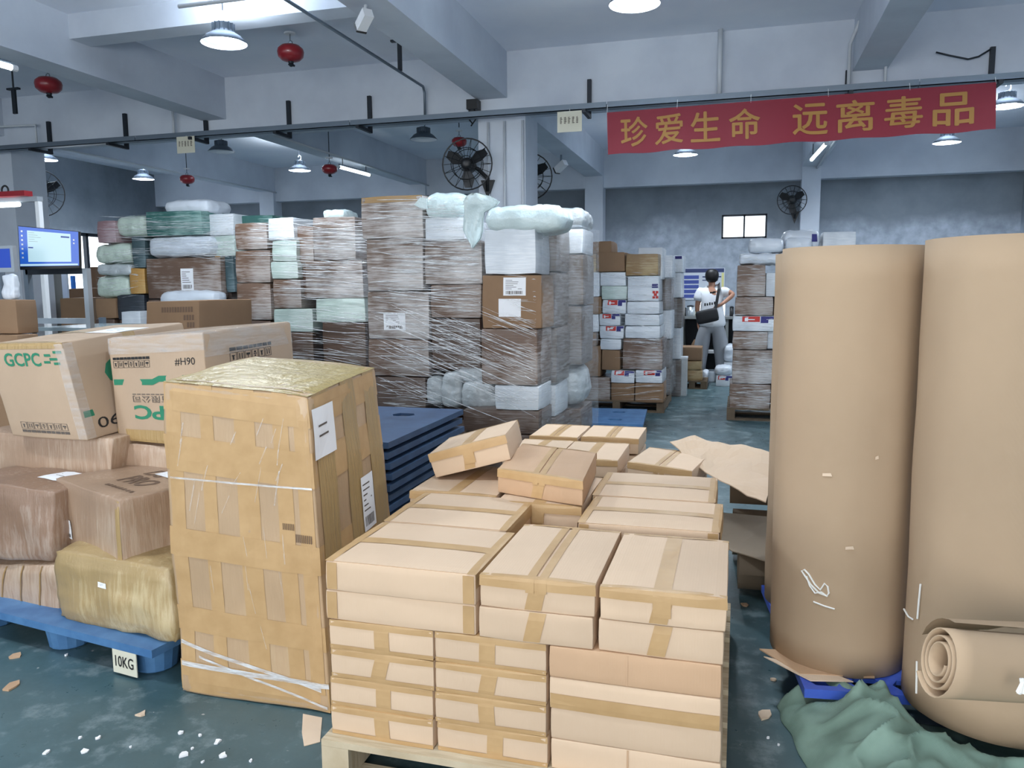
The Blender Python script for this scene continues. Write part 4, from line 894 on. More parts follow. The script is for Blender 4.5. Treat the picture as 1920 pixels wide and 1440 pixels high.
# ================================================================== CARDBOARD ROLLS
def card_roll(cx, cy, z0, z1, R, lb, name='cardboard_roll', mat='corrugated', seed=1.0):
    seg = 72; v = []; f = []; uv = []; nz = 14
    def pt(th, z, off=0.0):
        rr = R + .006 * fbm((math.cos(th), math.sin(th), z), 1.6, seed) + off
        return Vector((cx + rr * math.cos(th), cy + rr * math.sin(th), z))
    for k in range(nz + 1):
        for j in range(seg + 1):
            th = 2 * PI * j / seg; v.append(pt(th, z0 + (z1 - z0) * k / nz)); uv.append((j / seg * 2 * PI * R * 4, k / nz))
    W = seg + 1
    for k in range(nz):
        for j in range(seg): f.append((k * W + j, k * W + j + 1, (k + 1) * W + j + 1, (k + 1) * W + j))
    # wound layers at both ends: stepped spiral rings down to a hollow core
    for top, zz in ((True, z1), (False, z0)):
        prev = [((nz if top else 0) * W + j) for j in range(seg)]
        rr = R
        while rr > .05:
            rr -= .012
            for dz in (0, -.004 if top else .004):
                i0 = len(v)
                for j in range(seg):
                    th = 2 * PI * j / seg; v.append(Vector((cx + rr * math.cos(th), cy + rr * math.sin(th), zz + dz * (1 + .5 * math.sin(th * 3))))); uv.append((0, 0))
                cur = [i0 + j for j in range(seg)]
                for j in range(seg):
                    q = (prev[j], prev[(j + 1) % seg], cur[(j + 1) % seg], cur[j]); f.append(q if top else q[::-1])
                prev = cur
        f.append(tuple(prev) if top else tuple(prev[::-1]))
    o = tag(link(name, v, f, mat, None, True, (cx, cy, z0), uv), lb, 'cardboard roll', 'tall cardboard rolls')
    # free end of the outermost sheet
    th0 = 2.2; e = MB()
    for k in range(nz): e.quad(pt(th0, z0 + (z1 - z0) * k / nz, .0005), pt(th0 + .3, z0 + (z1 - z0) * k / nz, .001), pt(th0 + .3, z0 + (z1 - z0) * (k + 1) / nz, .001), pt(th0, z0 + (z1 - z0) * (k + 1) / nz, .005))
    e.build('loose_sheet_end', mat, o)
    return o, pt
PZ = .142
r1, pt1 = card_roll(.387, 3.068, PZ, 1.634, .238, 'tall upright roll of brown corrugated cardboard with a chalk scribble', seed=2)
r0_, pt0 = card_roll(.365, 3.545, PZ, 1.634, .220, 'cardboard roll standing behind, only a narrow strip showing', seed=5)
r2, pt2 = card_roll(.835, 2.775, PZ, 1.642, .272, 'large roll of corrugated cardboard at the right edge with a curled tail', seed=8)
def on_roll(px, py, cx, cy, R):
    d = ray(px, py); A_ = d.x ** 2 + d.y ** 2; B_ = 2 * (d.x * (CAM.x - cx) + d.y * (CAM.y - cy)); C_ = (CAM.x - cx) ** 2 + (CAM.y - cy) ** 2 - R * R
    D_ = max(B_ * B_ - 4 * A_ * C_, 0); t_ = (-B_ - math.sqrt(D_)) / (2 * A_); return CAM + d * t_
def chalk(root, pxs, cx, cy, R, name='chalk_mark', r=.0032):
    b = MB(); P_ = [on_roll(x, y, cx, cy, R + .004) for x, y in pxs]; b.tube(P_, r, 5); b.build(name, 'chalk', root)
chalk(r1, [(1552, 1118), (1536, 1112), (1520, 1096), (1508, 1078), (1503, 1070), (1508, 1068), (1516, 1076), (1528, 1096), (1538, 1106), (1546, 1094), (1552, 1100), (1554, 1112), (1550, 1118), (1540, 1110), (1528, 1112), (1518, 1098), (1512, 1080)], .387, 3.068, .238)
chalk(r1, [(1525, 1128), (1545, 1136), (1565, 1142)], .387, 3.068, .238)
chalk(r2, [(1726, 1095), (1723, 1125), (1720, 1160)], .835, 2.775, .272); chalk(r2, [(1719, 1240), (1718, 1300)], .835, 2.775, .272); chalk(r2, [(1695, 1142), (1703, 1156), (1711, 1161)], .835, 2.775, .272)
for px, py, w_ in ((1552, 890, .016), (1593, 1027, .014), (1643, 858, .006)):
    q = on_roll(px, py, .387, 3.068, .238); n_ = Vector((q.x - .387, q.y - 3.068, 0)).normalized(); tx = Vector((-n_.y, n_.x, 0)); q = q + n_ * .006
    MB().quad(q - tx * w_ + Vector((0, 0, -.006)), q + tx * w_ + Vector((0, 0, -.003)), q + tx * w_ * .7 + Vector((0, 0, .008)), q - tx * w_ + Vector((0, 0, .004))).build('torn_patch', 'carton_pale', r1)
# curled tail of the big roll: a spiral tube of sheet lying level in front of it
c0 = at(1756, 1238, 2.08); ax = Vector((.86, .42, -.15)).normalized(); L_ = .42
sx = Vector((0, 0, 1)).cross(ax).normalized(); sz = ax.cross(sx).normalized()
th_n = 90; sp = []
for k in range(th_n + 1):
    a = -0.6 - k / th_n * 2 * PI * 3.4; rr = .098 - .062 * (k / th_n) ** .8
    sp.append((rr * .86 * math.cos(a), rr * math.sin(a) * 1.02))
sp = [(.30, .055), (.24, .045), (.18, .052), (.13, .02)][::-1] and sp
v = []; f = []; NL = 8
sk = lambda s_, t_: sx * (s_ * .82) + sz * t_
for side in (0, 1):
    for k, (a, b) in enumerate(sp):
        l_ = math.hypot(a, b); sc2 = (l_ - .0035 * side) / l_
        for j in range(NL + 1): v.append(c0 + ax * (L_ * j / NL + .10 * (a * -.4 + .02) * (1 - j / NL)) + sk(a * sc2, b * sc2))
W = NL + 1; n1 = len(sp) * W
for side in (0, 1):
    for k in range(len(sp) - 1):
        for j in range(NL):
            q = (side * n1 + k * W + j, side * n1 + k * W + j + 1, side * n1 + (k + 1) * W + j + 1, side * n1 + (k + 1) * W + j); f.append(q if side == 0 else q[::-1])
for k in range(len(sp) - 1): f.append((k * W, (k + 1) * W, n1 + (k + 1) * W, n1 + k * W))
tl = link('curled_tail', v, f, 'corrugated', r2, True)
# flap of the tail reaching up to the right with a torn lower edge
v = []; f = []; NX = 16
for j in range(NX + 1):
    s_ = j / NX
    for k in range(7):
        t_ = k / 6; an = PI * (.5 + .42 * t_ * (1 - .35 * s_)); rr = .1 + .012 * t_ + .05 * s_ * t_
        v.append(c0 + ax * (.03 + L_ * .97 * s_) + sx * (-rr * math.cos(an) * -1.0 * -.9) + sz * (rr * math.sin(an) + (.010 * fbm((s_ * 3, 0, 0), 3, 2) if k == 6 else 0) - .03 * t_ * s_))
for j in range(NX):
    for k in range(6): f.append((j * 7 + k, j * 7 + k + 1, (j + 1) * 7 + k + 1, (j + 1) * 7 + k))
n0 = len(v); v += [q + Vector((0, .004, -.001)) for q in v]; f += [tuple(n0 + i for i in q[::-1]) for q in f]
for j in range(NX): f.append((j * 7 + 6, n0 + j * 7 + 6, n0 + (j + 1) * 7 + 6, (j + 1) * 7 + 6))
link('tail_flap', v, f, 'corrugated', r2, True)
q = c0 + ax * .14 - sx * .115 + sz * .0; b = MB()
for k in range(6): b.tube([q + Vector((rnd.uniform(-.006, .006), -.004, .02)), q + Vector((rnd.uniform(-.01, .01), -.006, -.012 - .01 * rnd.random()))], .0055, 5)
b.build('paper_tuft', 'chalk', r2)

# torn cardboard under the first roll
def sheet(pts, th, lb, mat='carton_kraft', name='cardboard_sheet', cat='cardboard sheet', sub=6, warp=.01):
    """pts: outline corners in order (world); fan-filled thin solid sheet"""
    pts = [Vector(p_) for p_ in pts]; bm = bmesh.new(); vs_ = [bm.verts.new(p_) for p_ in pts]; bm.faces.new(vs_)
    bmesh.ops.triangulate(bm, faces=bm.faces[:]); bmesh.ops.subdivide_edges(bm, edges=bm.edges[:], cuts=sub, use_grid_fill=True)
    bm.normal_update()
    for v_ in bm.verts: v_.co.z += warp * fbm(v_.co, 4, 3)
    r_ = bmesh.ops.extrude_face_region(bm, geom=bm.faces[:])
    for e_ in r_['geom']:
        if isinstance(e_, bmesh.types.BMVert): e_.co.z -= th
    bmesh.ops.recalc_face_normals(bm, faces=bm.faces[:])
    vv = [v_.co.copy() for v_ in bm.verts]; ix = {v_: i for i, v_ in enumerate(bm.verts)}; ff = [tuple(ix[v_] for v_ in f_.verts) for f_ in bm.faces]; bm.free()
    return tag(link(name, vv, ff, mat), lb, cat)
sheet([atz(1424, 1216, .15), atz(1500, 1262, .15), atz(1640, 1270, .15), atz(1636, 1256, .15), atz(1560, 1240, .15), atz(1460, 1218, .15)], .005, 'torn brown cardboard piece sticking out under the cardboard roll', warp=.004)
sheet([atz(1432, 1230, .148), atz(1520, 1275, .148), atz(1600, 1278, .148), atz(1560, 1262, .148)], .004, 'lower torn cardboard layer under the roll, paler', 'carton_pale', warp=.003)
# loose sheets and rolls between the small cartons and the upright rolls
sheet([atz(1256, 832, .62), atz(1303, 819, .66), atz(1380, 836, .63), atz(1444, 853, .62), atz(1444, 905, .57), atz(1436, 947, .53), atz(1322, 884, .58)], .005, 'big loose cardboard sheet with a pointed corner, behind the cartons', 'carton_tan', warp=.03)
sheet([atz(1330, 958, .30), atz(1460, 972, .30), atz(1480, 1062, .28), atz(1434, 1052, .28), atz(1372, 1032, .28), atz(1345, 1012, .29)], .005, 'grey cardboard sheet lying low between cartons and rolls', 'corrugated_grey', warp=.006)
def h_roll(p0, p1, R, lb, turns=3):
    p0, p1 = Vector(p0), Vector(p1); ax_ = (p1 - p0).normalized(); s1 = ax_.cross(Vector((0, 0, 1))).normalized(); s2 = s1.cross(ax_)
    v_ = []; f_ = []; n_ = 40 * turns
    for k in range(n_ + 1):
        a_ = 2 * PI * turns * k / n_; rr = R * (1 - .55 * k / n_); d_ = s1 * math.cos(a_) * rr + s2 * math.sin(a_) * rr
        v_ += [p0 + d_, p1 + d_, p0 + d_ * (1 - .006 / rr), p1 + d_ * (1 - .006 / rr)]
    for k in range(n_):
        a_, b_ = k * 4, (k + 1) * 4; f_ += [(a_, b_, b_ + 1, a_ + 1), (a_ + 2, a_ + 3, b_ + 3, b_ + 2), (a_, a_ + 2, b_ + 2, b_), (a_ + 1, b_ + 1, b_ + 3, a_ + 3)]
    return tag(link('loose_cardboard_roll', v_, f_, 'corrugated_grey', None, True), lb, 'cardboard roll', 'loose cardboard rolls')
h_roll((.03, 3.92, .135), (.85, 3.95, .135), .13, 'small loose cardboard roll lying on the floor behind the near cartons')
h_roll((-.02, 4.46, .385), (.9, 4.48, .385), .09, 'flattened cardboard roll in shadow under the big loose sheet', 4)
h_roll((-.0, 4.42, .147), (.9, 4.45, .147), .14, 'cardboard roll on the floor beneath the flattened roll')
# green woven sack
def sack():
    nx, ny = 150, 100; v_ = []; f_ = []
    x0, x1, y0, y1 = .17, 1.75, 1.95, 2.83
    for i in range(nx + 1):
        for j in range(ny + 1):
            u_, w_ = i / nx, j / ny; x_ = x0 + (x1 - x0) * u_; y_ = y0 + (y1 - y0) * w_
            e_ = min(1, u_ * 7, (1 - u_) * 6, w_ * 5, (1 - w_) * 14); e_ = max(e_, 0) ** .6
            x_ += .05 * fbm((x_, y_, 0), 3, 1); y_ += .06 * fbm((x_, y_, 3), 2.4, 2)
            x_ += (1 - u_) * (.12 * (1 - w_))
            wv = fbm((x_, y_, .5), 2.2, 6, 3); w2 = fbm((x_, y_, 4), 4.5, 2, 2)
            f1 = (1 - abs(math.sin(6.5 * (x_ * .55 + y_) + 3.2 * wv))) ** 1.2; f2 = (1 - abs(math.sin(9 * (y_ * .7 - x_) + 3.5 * w2))) ** 1.2; f3 = (1 - abs(math.sin(19 * (x_ * .4 + y_) + 3 * w2))) ** 1.2
            h_ = .12 + .055 * f1 + .04 * f2 + .014 * f3 + .012 * wv + .02 * u_ - .08 * max(0, (2.35 - y_) / .4)
            rd = math.hypot(x_ - .835, y_ - 2.775); h_ *= 1 if rd > .34 else max(.02, (rd - .26) / .08)
            px_ = max(0, min(1, (x_ - .15) / .9)); 
            v_.append(Vector((x_, y_, max(.006, h_ * e_))))
    for i in range(nx):
        for j in range(ny):
            a_ = i * (ny + 1) + j; f_.append((a_, a_ + ny + 1, a_ + ny + 2, a_ + 1))
    # underside
    n_ = len(v_); v_ += [Vector((q_.x, q_.y, .002)) for q_ in v_]; f_ += [tuple(n_ + t_ for t_ in q_[::-1]) for q_ in f_]
    rim = [i * (ny + 1) for i in range(nx + 1)] + [nx * (ny + 1) + j for j in range(1, ny + 1)] + [i * (ny + 1) + ny for i in range(nx - 1, -1, -1)] + [j for j in range(ny - 1, 0, -1)]
    for a_, b_ in zip(rim, rim[1:] + rim[:1]): f_.append((a_, n_ + a_, n_ + b_, b_))
    return tag(link('woven_sack', v_, f_, 'sack_green', None, True), 'crumpled empty green woven sack heaped on the floor by the rolls', 'sack')
sack()

# ================================================================== WRAPPED PALLET STACKS
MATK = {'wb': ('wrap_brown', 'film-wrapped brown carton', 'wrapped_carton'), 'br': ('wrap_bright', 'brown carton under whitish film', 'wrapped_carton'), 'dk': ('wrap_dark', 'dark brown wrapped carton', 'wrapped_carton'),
        'gy': ('wrap_grey', 'greyish film-covered carton', 'wrapped_carton'), 'wh': ('wrap_white', 'white wrapped parcel', 'white_parcel'), 'pa': ('wrap_pale', 'pale green wrapped parcel', 'pale_parcel'),
        'te': ('wrap_teal', 'teal green wrapped parcel', 'teal_parcel'), 'sl': ('wrap_slate', 'dark slate wrapped parcel', 'slate_parcel'), 'nv': ('wrap_navy', 'black bagged parcel', 'black_parcel'),
        'gd': ('wrap_gold', 'golden taped carton', 'taped_carton'), 'ye': ('wrap_yellow', 'yellow-brown carton', 'carton'), 'mv': ('wrap_mauve', 'pinkish wrapped carton', 'wrapped_carton'),
        'bw': ('bag_white', 'white plastic mailing bag', 'mailing_bag'), 'bg': ('bag_grey', 'grey-white plastic bag', 'mailing_bag'), 'bp': ('bag_pale', 'pale plastic bag', 'mailing_bag'), 'bc': ('bag_crisp', 'crisp white bag', 'mailing_bag'),
        'ca': ('carton_dull', 'plain brown carton', 'carton'), 'cd': ('carton_dark', 'plain dark carton', 'carton'), 'rb': ('wrap_white', 'red-and-blue printed white parcel', 'printed_parcel')}
ORD = ['top', 'second from top', 'third from top', 'fourth from top', 'fifth from top', 'sixth from top', 'seventh from top', 'eighth from top', 'ninth from top']
def parcel(kind, x0, x1, y0, y1, z0, z1, lb, grp, yaw=0.0, cat=None, lean=0.0):
    mat, look, nm = MATK[kind]; bag = nm == 'mailing_bag'
    cx, cy = (x0 + x1) / 2, (y0 + y1) / 2
    Pc = boxc(cx, cy, z0 + .001, x1 - x0 - .006, y1 - y0 - .006, z1 - z0 - .002, yaw)
    for i in (0, 1):
        for j in (0, 1): Pc[i][j][1] += Vector((lean + rnd.uniform(-.008, .008), rnd.uniform(-.006, .006), rnd.uniform(-.010, 0)))
    m_ = min(x1 - x0, z1 - z0)
    c_ = Parcel(Pc, min(.012, m_ * .1) if not bag else m_ * .36, .006 if not bag else .004, .004 if not bag else .014, 7 if not bag else 9, rnd.uniform(0, 90))
    o_ = c_.body(nm, mat, 6 if not bag else 16)
    tag(o_, lb, cat or ('bag' if bag else 'carton' if 'carton' in nm else 'parcel'), grp)
    if kind == 'rb':
        a_ = rnd.uniform(.02, .35)
        c_.rects('front', [(a_, a_ + .42, .62, .98)], 'ink_red', 'red_print', .003); c_.rects('front', [(a_ + .06, a_ + .3, .74, .8), (a_ + .06, a_ + .14, .66, .88)], 'paper_white', 'white_print', .004)
        c_.rects('front', [(a_ + .44, min(.98, a_ + .62), .55, .98), (a_ + .5, min(.98, a_ + .9), .8, .98)], 'ink_blue', 'blue_print', .003)
    return c_
def column(items, Y, colname, stack, grp, depth=.5, floor_z=.15, snap=True):
    """items: (kind, x0, y0, x1, y1[, depth]) pixel rectangles of front faces, listed top to bottom"""
    out = []
    bot = None
    for k, it in enumerate(items):
        A = at(it[1], it[2], Y); B = at(it[3], it[4], Y); d_ = it[5] if len(it) > 5 else depth
        zt, zb_ = A.z, B.z
        if snap and k + 1 < len(items):
            nx_ = items[k + 1]; zb_ = at((nx_[1] + nx_[3]) / 2, nx_[2], Y).z
        if snap and bot is not None: zt = min(zt, bot) if bot - zt < .3 else zt
        if snap and bot is not None: zt = bot
        bot = zb_
        od = ORD[k] + (' parcel' if False else '')
        lb = '%s, %s in %s of %s' % (MATK[it[0]][1], od, colname, stack)
        out.append(parcel(it[0], A.x, B.x, Y, Y + d_, zb_, zt, lb, grp, rnd.uniform(-.012, .012)))
    if bot is not None and floor_z is not None and bot - floor_z > .06:
        it = items[-1]; A = at(it[1], it[2], Y); B = at(it[3], it[4], Y)
        parcel('dk', A.x, B.x, Y, Y + depth, floor_z, bot, 'brown carton at the very bottom in %s of %s' % (colname, stack), grp)
    return out
GS1, GS2, GS3, GR, GF = 'parcels of the centre stack', 'parcels of the stack left of centre', 'parcels of the stack beside the monitor', 'parcels of the stack left of the person', 'parcels of the stack right of the person'
# ---- centre stack
wood_pallet('wooden_pallet', -2.92, -1.36, 5.52, 6.95, 'wooden pallet under the tall centre stack', 'wood_old')
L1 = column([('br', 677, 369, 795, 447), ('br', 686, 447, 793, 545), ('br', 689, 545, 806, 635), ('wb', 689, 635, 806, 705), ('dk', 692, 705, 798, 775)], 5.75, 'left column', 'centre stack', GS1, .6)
L1[0].strip([(.5, 0, .86), (.5, 0, 1), (.5, .3, 1)], 0, .5, 'old_brown_tape', m=4, nw=6); L1[2].label('front', .26, .62, .18, .55, True)
M1 = column([('wh', 795, 408, 871, 450), ('br', 794, 450, 904, 533), ('wb', 806, 533, 901, 596), ('dk', 808, 596, 902, 694)], 5.76, 'middle column', 'centre stack', GS1, .6, None)
q = at(850, 694, 5.76); bot = q.z; A = at(812, 700, 5.76).x; B = at(925, 700, 5.7).x
parcel('dk', A, at(903, 700, 5.78).x, 5.98, 6.36, bot - .40, bot, 'dark carton behind the white pouches at the foot of the centre stack', GS1)
parcel('dk', A, at(903, 700, 5.78).x, 5.86, 6.36, .15, bot - .402, 'low dark carton at the foot of the middle column of centre stack', GS1)
# small white pouches tucked in low
for kd, a, b, c_, d_, dy, lb in (('bg', 797, 706, 832, 760, .0, 'leftmost small white pouch low in the centre stack'), ('bg', 824, 696, 866, 766, -.04, 'upright white pouch second from left low in the centre stack'), ('bg', 856, 690, 908, 717, .0, 'flat upper white pouch low in the centre stack'), ('bg', 860, 714, 932, 768, -.06, 'folded white pouch nearest, low in the centre stack')):
    A = at(a, b, 5.72 + dy); B = at(c_, d_, 5.72 + dy); parcel(kd, A.x, B.x, 5.72 + dy, 5.84 + dy, B.z, A.z, lb, GS1)
R1 = column([('wh', 908, 430, 1006, 514), ('wb', 903, 514, 1015, 616), ('wb', 902, 616, 1009, 722), ('wh', 928, 722, 1010, 768), ('dk', 868, 768, 1010, 815)], 5.5, 'right column', 'centre stack', GS1, .42)
MATS['wrap_plain'] = MATS['carton_dull']; R1[1].root.data.materials[0] = MATS['carton_dull']
R1[1].label('front', .36, .74, .62, .96, True); R1[1].patch('front', .28, .66, .22, .56, 'paper_white', 'paper_label', .003)
def bag_on(px0, py0, px1, py1, Y, dep, lb, kind='bw', ears=(), grp=GS1, amp=.016, rr=.42):
    A = at(px0, py0, Y); B = at(px1, py1, Y); Pc = corners((A.x, Y, B.z), (B.x - A.x, 0, 0), (0, dep, 0), (0, 0, A.z - B.z))
    c_ = Parcel(Pc, (A.z - B.z) * rr, .004, amp, 8, rnd.uniform(0, 70)); o_ = c_.body('mailing_bag', MATK[kind][0], 20); tag(o_, lb, 'bag', grp)
    for pts in ears:
        W_ = [at(x, y, Y + (dz_ if False else 0) - .01) for x, y in pts]; n_ = len(W_); v_ = W_ + [p_ + Vector((rnd.uniform(-.01, .01), .012, 0)) for p_ in W_]
        f_ = [tuple(range(n_))[::-1], tuple(range(n_, 2 * n_))] + [(k, (k + 1) % n_, n_ + (k + 1) % n_, n_ + k) for k in range(n_)]
        link('bag_flap', v_, f_, MATK[kind][0], o_)
    return c_
bag_on(792, 362, 868, 408, 5.72, .42, 'white mailing bag with a twisted end on top of the centre stack', ears=[[(800, 372), (788, 370), (776, 384), (788, 390), (800, 392)]])
bag_on(906, 387, 1054, 431, 5.46, .46, 'plump white pillow-shaped bag on top right of the centre stack', rr=.48)
# draped bag hanging over the edge between the columns
v = []; f = []; prof = [(362, 884, 900), (368, 874, 920), (378, 868, 936), (386, 870, 930), (398, 870, 908), (415, 869, 905), (432, 868, 905), (448, 876, 900), (458, 882, 892), (465, 884, 887)]
for k, (y_, a, b) in enumerate(prof):
    for j in range(7):
        s_ = j / 6; Yd = 5.66 - .012 * math.sin(s_ * PI) - .02 * math.sin(k * .9) + .012 * math.sin(s_ * 9 + k); v.append(at(a + (b - a) * s_, y_, Yd))
n0 = len(v); v += [p_ + Vector((0, .02 + .03 * (1 - abs((i % 7) / 3 - 1)), 0)) for i, p_ in enumerate(v)]
for k in range(len(prof) - 1):
    for j in range(6):
        q = (k * 7 + j, (k + 1) * 7 + j, (k + 1) * 7 + j + 1, k * 7 + j + 1); f += [q, tuple(n0 + i for i in q[::-1])]
rim = [k * 7 for k in range(len(prof))] + [(len(prof) - 1) * 7 + j for j in range(1, 7)] + [k * 7 + 6 for k in range(len(prof) - 2, -1, -1)] + list(range(5, 0, -1))
for a, b in zip(rim, rim[1:] + rim[:1]): f.append((a, b, n0 + b, n0 + a))
tag(link('mailing_bag', v, f, 'bag_white', None, True), 'white plastic bag draped with its pointed end hanging down the centre stack', 'bag', GS1)
for row, (xr, ya, yb, lst) in enumerate(((-1.345, 5.95, 6.44, (('gy', 1.63, 1.98), ('gy', 1.20, 1.628), ('gy', .76, 1.198), ('wh', .50, .758), ('dk', .15, .498))), (-1.235, 6.47, 6.98, (('bg', 1.99, 2.16), ('wh', 1.78, 1.988), ('gy', 1.36, 1.778), ('gy', .86, 1.358), ('bg', .5, .858), ('dk', .15, .498))))):
    for k, (kd, za, zb_) in enumerate(lst):
        parcel(kd, xr - .46, xr - .01 * (k % 2), ya, yb, za, zb_, '%s, %s in %s right-side column of centre stack' % (MATK[kd][1], ORD[k], ('nearer', 'farther')[row]), GS1)
# ---- stack left of centre
wood_pallet('wooden_pallet', -4.62, -3.24, 6.52, 7.5, 'wooden pallet under the stack left of centre', 'wood_old')
S2 = 'stack left of centre'
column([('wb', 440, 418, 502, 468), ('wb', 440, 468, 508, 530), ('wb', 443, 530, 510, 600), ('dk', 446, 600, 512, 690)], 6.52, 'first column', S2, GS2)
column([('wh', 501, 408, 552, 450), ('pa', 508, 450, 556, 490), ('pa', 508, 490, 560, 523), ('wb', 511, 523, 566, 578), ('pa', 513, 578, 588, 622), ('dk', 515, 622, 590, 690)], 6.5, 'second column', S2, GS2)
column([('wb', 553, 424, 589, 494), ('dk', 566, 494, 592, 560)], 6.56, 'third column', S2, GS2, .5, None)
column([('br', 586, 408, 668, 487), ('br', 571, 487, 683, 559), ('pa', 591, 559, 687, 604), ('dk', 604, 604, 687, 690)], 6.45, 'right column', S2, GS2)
bag_on(604, 393, 646, 410, 6.6, .3, 'small crumpled white bag on top of the stack left of centre', grp=GS2, amp=.015)
# ---- stack beside the monitor
wood_pallet('wooden_pallet', -6.85, -4.95, 7.2, 8.05, 'wooden pallet under the stack beside the monitor', 'wood_old')
S3 = 'stack beside the monitor'
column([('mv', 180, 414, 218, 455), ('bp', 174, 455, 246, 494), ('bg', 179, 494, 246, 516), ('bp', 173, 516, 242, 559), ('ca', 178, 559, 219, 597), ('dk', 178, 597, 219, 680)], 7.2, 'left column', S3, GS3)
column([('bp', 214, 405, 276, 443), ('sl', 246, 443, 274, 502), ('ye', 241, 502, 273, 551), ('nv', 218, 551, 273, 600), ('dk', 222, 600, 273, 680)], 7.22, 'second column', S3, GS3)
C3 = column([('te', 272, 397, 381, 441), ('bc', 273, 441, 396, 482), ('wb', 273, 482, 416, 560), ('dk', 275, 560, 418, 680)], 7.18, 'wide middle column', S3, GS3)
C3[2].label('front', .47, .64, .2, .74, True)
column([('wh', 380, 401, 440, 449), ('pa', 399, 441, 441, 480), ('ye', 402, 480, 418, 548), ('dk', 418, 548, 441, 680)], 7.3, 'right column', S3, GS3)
A = at(421, 480, 7.2); B = at(441, 548, 7.2); parcel('sl', A.x, B.x, 7.2, 7.6, B.z, A.z, 'narrow dark slate parcel at the right of the stack beside the monitor', GS3)
A = at(440, 402, 7.35); B = at(500, 421, 7.35); parcel('te', A.x, B.x, 7.45, 7.9, B.z - .2, A.z, 'teal green parcel showing above the stack left of centre', GS3)
A = at(300, 546, 6.95); B = at(408, 580, 6.95); parcel('bc', A.x, B.x, 6.9, 7.15, B.z, A.z, 'flat white bag in front of the stack beside the monitor', GS3)
A = at(232, 583, 6.95); B = at(273, 640, 6.95); parcel('wh', A.x, B.x, 6.9, 7.15, 0, A.z, 'low white parcel in front of the stack beside the monitor', GS3)
bag_on(304, 375, 389, 400, 7.25, .45, 'domed white bag with a black tie on top of the teal parcel', 'bc', grp=GS3, amp=.012, rr=.49)
# ---- stack left of the person
def cr(a, b, c_, d_): return (1060 + a * .26395, 420 + b * .26389, 1060 + c_ * .26395, 420 + d_ * .26389)
SR = 'stack left of person'
wood_pallet('wooden_pallet', -1.98, -.83, 9.5, 10.6, 'wooden pallet under the stack left of the person', 'wood_old')
def col_cr(lst, Y, cn, st, grp, dep=.5, fz=.15): return column([(k_,) + cr(a, b, c_, d_) for k_, a, b, c_, d_ in lst], Y, cn, st, grp, dep, fz)
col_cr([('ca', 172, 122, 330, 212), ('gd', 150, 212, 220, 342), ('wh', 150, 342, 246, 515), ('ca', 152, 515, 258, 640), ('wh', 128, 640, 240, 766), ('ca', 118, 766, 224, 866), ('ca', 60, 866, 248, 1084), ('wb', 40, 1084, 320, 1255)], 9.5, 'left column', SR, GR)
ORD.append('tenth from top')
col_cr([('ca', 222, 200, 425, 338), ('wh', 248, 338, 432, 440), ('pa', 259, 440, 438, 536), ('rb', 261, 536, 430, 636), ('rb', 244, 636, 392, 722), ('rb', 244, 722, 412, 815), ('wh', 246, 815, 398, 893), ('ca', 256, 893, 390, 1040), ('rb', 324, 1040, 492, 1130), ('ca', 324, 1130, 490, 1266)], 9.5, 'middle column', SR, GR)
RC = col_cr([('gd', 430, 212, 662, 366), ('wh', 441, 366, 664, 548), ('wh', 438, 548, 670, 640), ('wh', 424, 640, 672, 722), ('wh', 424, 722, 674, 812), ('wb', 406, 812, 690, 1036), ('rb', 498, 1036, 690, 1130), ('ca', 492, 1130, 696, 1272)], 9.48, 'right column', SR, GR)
RC[1].rects('front', [(.80, .88, .1, .2), (.90, .98, .1, .2), (.84, .94, .2, .3), (.80, .88, .3, .4), (.90, .98, .3, .4)], 'ink_red', 'red_cross_print', .003); RC[1].rects('front', [(.78, .97, .52, .68)], 'ink_blue', 'blue_print', .003)
A = at(*cr(520, 168, 0, 0)[:2], 9.75); B = at(*cr(696, 215, 0, 0)[:2], 9.75); parcel('wh', A.x, B.x, 9.72, 10.2, B.z - .3, A.z, 'white parcel on top behind the golden carton, stack left of person', GR)
for k, (kd, za, zb_) in enumerate((('wh', 1.62, 1.90), ('gy', 1.22, 1.618), ('wh', .86, 1.218), ('gy', .5, .858), ('gy', .15, .498))):
    parcel(kd, -1.26, -.80 - .012 * (k % 2), 10.02, 10.5, za, zb_, '%s, %s in right-side column of %s' % (MATK[kd][1], ORD[k], SR), GR)
for k, (kd, za, zb_) in enumerate((('rb', 1.70, 1.93), ('wh', 1.36, 1.698), ('gy', .95, 1.358), ('wh', .52, .948), ('gy', .0, .518))):
    parcel(kd, -1.25, -.74 - .015 * (k % 2), 11.0, 11.6, za, zb_, '%s, %s of the narrow stack behind %s' % (MATK[kd][1], ORD[k], SR), GR)
# ---- stack right of the person
SF = 'stack right of person'
wood_pallet('wooden_pallet', -.10, 1.36, 9.18, 10.2, 'wooden pallet under the stack right of the person', 'wood_old')
col_cr([('bc', 1306, 100, 1560, 205), ('bc', 1236, 205, 1540, 288), ('wb', 1222, 288, 1420, 515), ('wb', 1206, 515, 1476, 650), ('rb', 1190, 650, 1490, 762), ('wb', 1190, 762, 1434, 892), ('br', 1190, 892, 1474, 1134), ('wb', 1166, 1134, 1452, 1320)], 9.2, 'left column', SF, GF)
col_cr([('bc', 1562, 90, 1760, 200), ('wb', 1545, 200, 2060, 340), ('wh', 1425, 340, 2060, 515), ('wb', 1480, 515, 2060, 650), ('wh', 1494, 650, 2060, 762), ('wh', 1436, 762, 2060, 892), ('wb', 1480, 892, 2060, 1134), ('wb', 1460, 1134, 2060, 1320)], 9.24, 'right column', SF, GF)
A = at(1468, 431, 9.3); B = at(1538, 462, 9.3); c = parcel('bc', A.x, B.x, 9.3, 9.7, B.z - .02, A.z, 'white bag with dark blue marks on top above the rolls', GF)
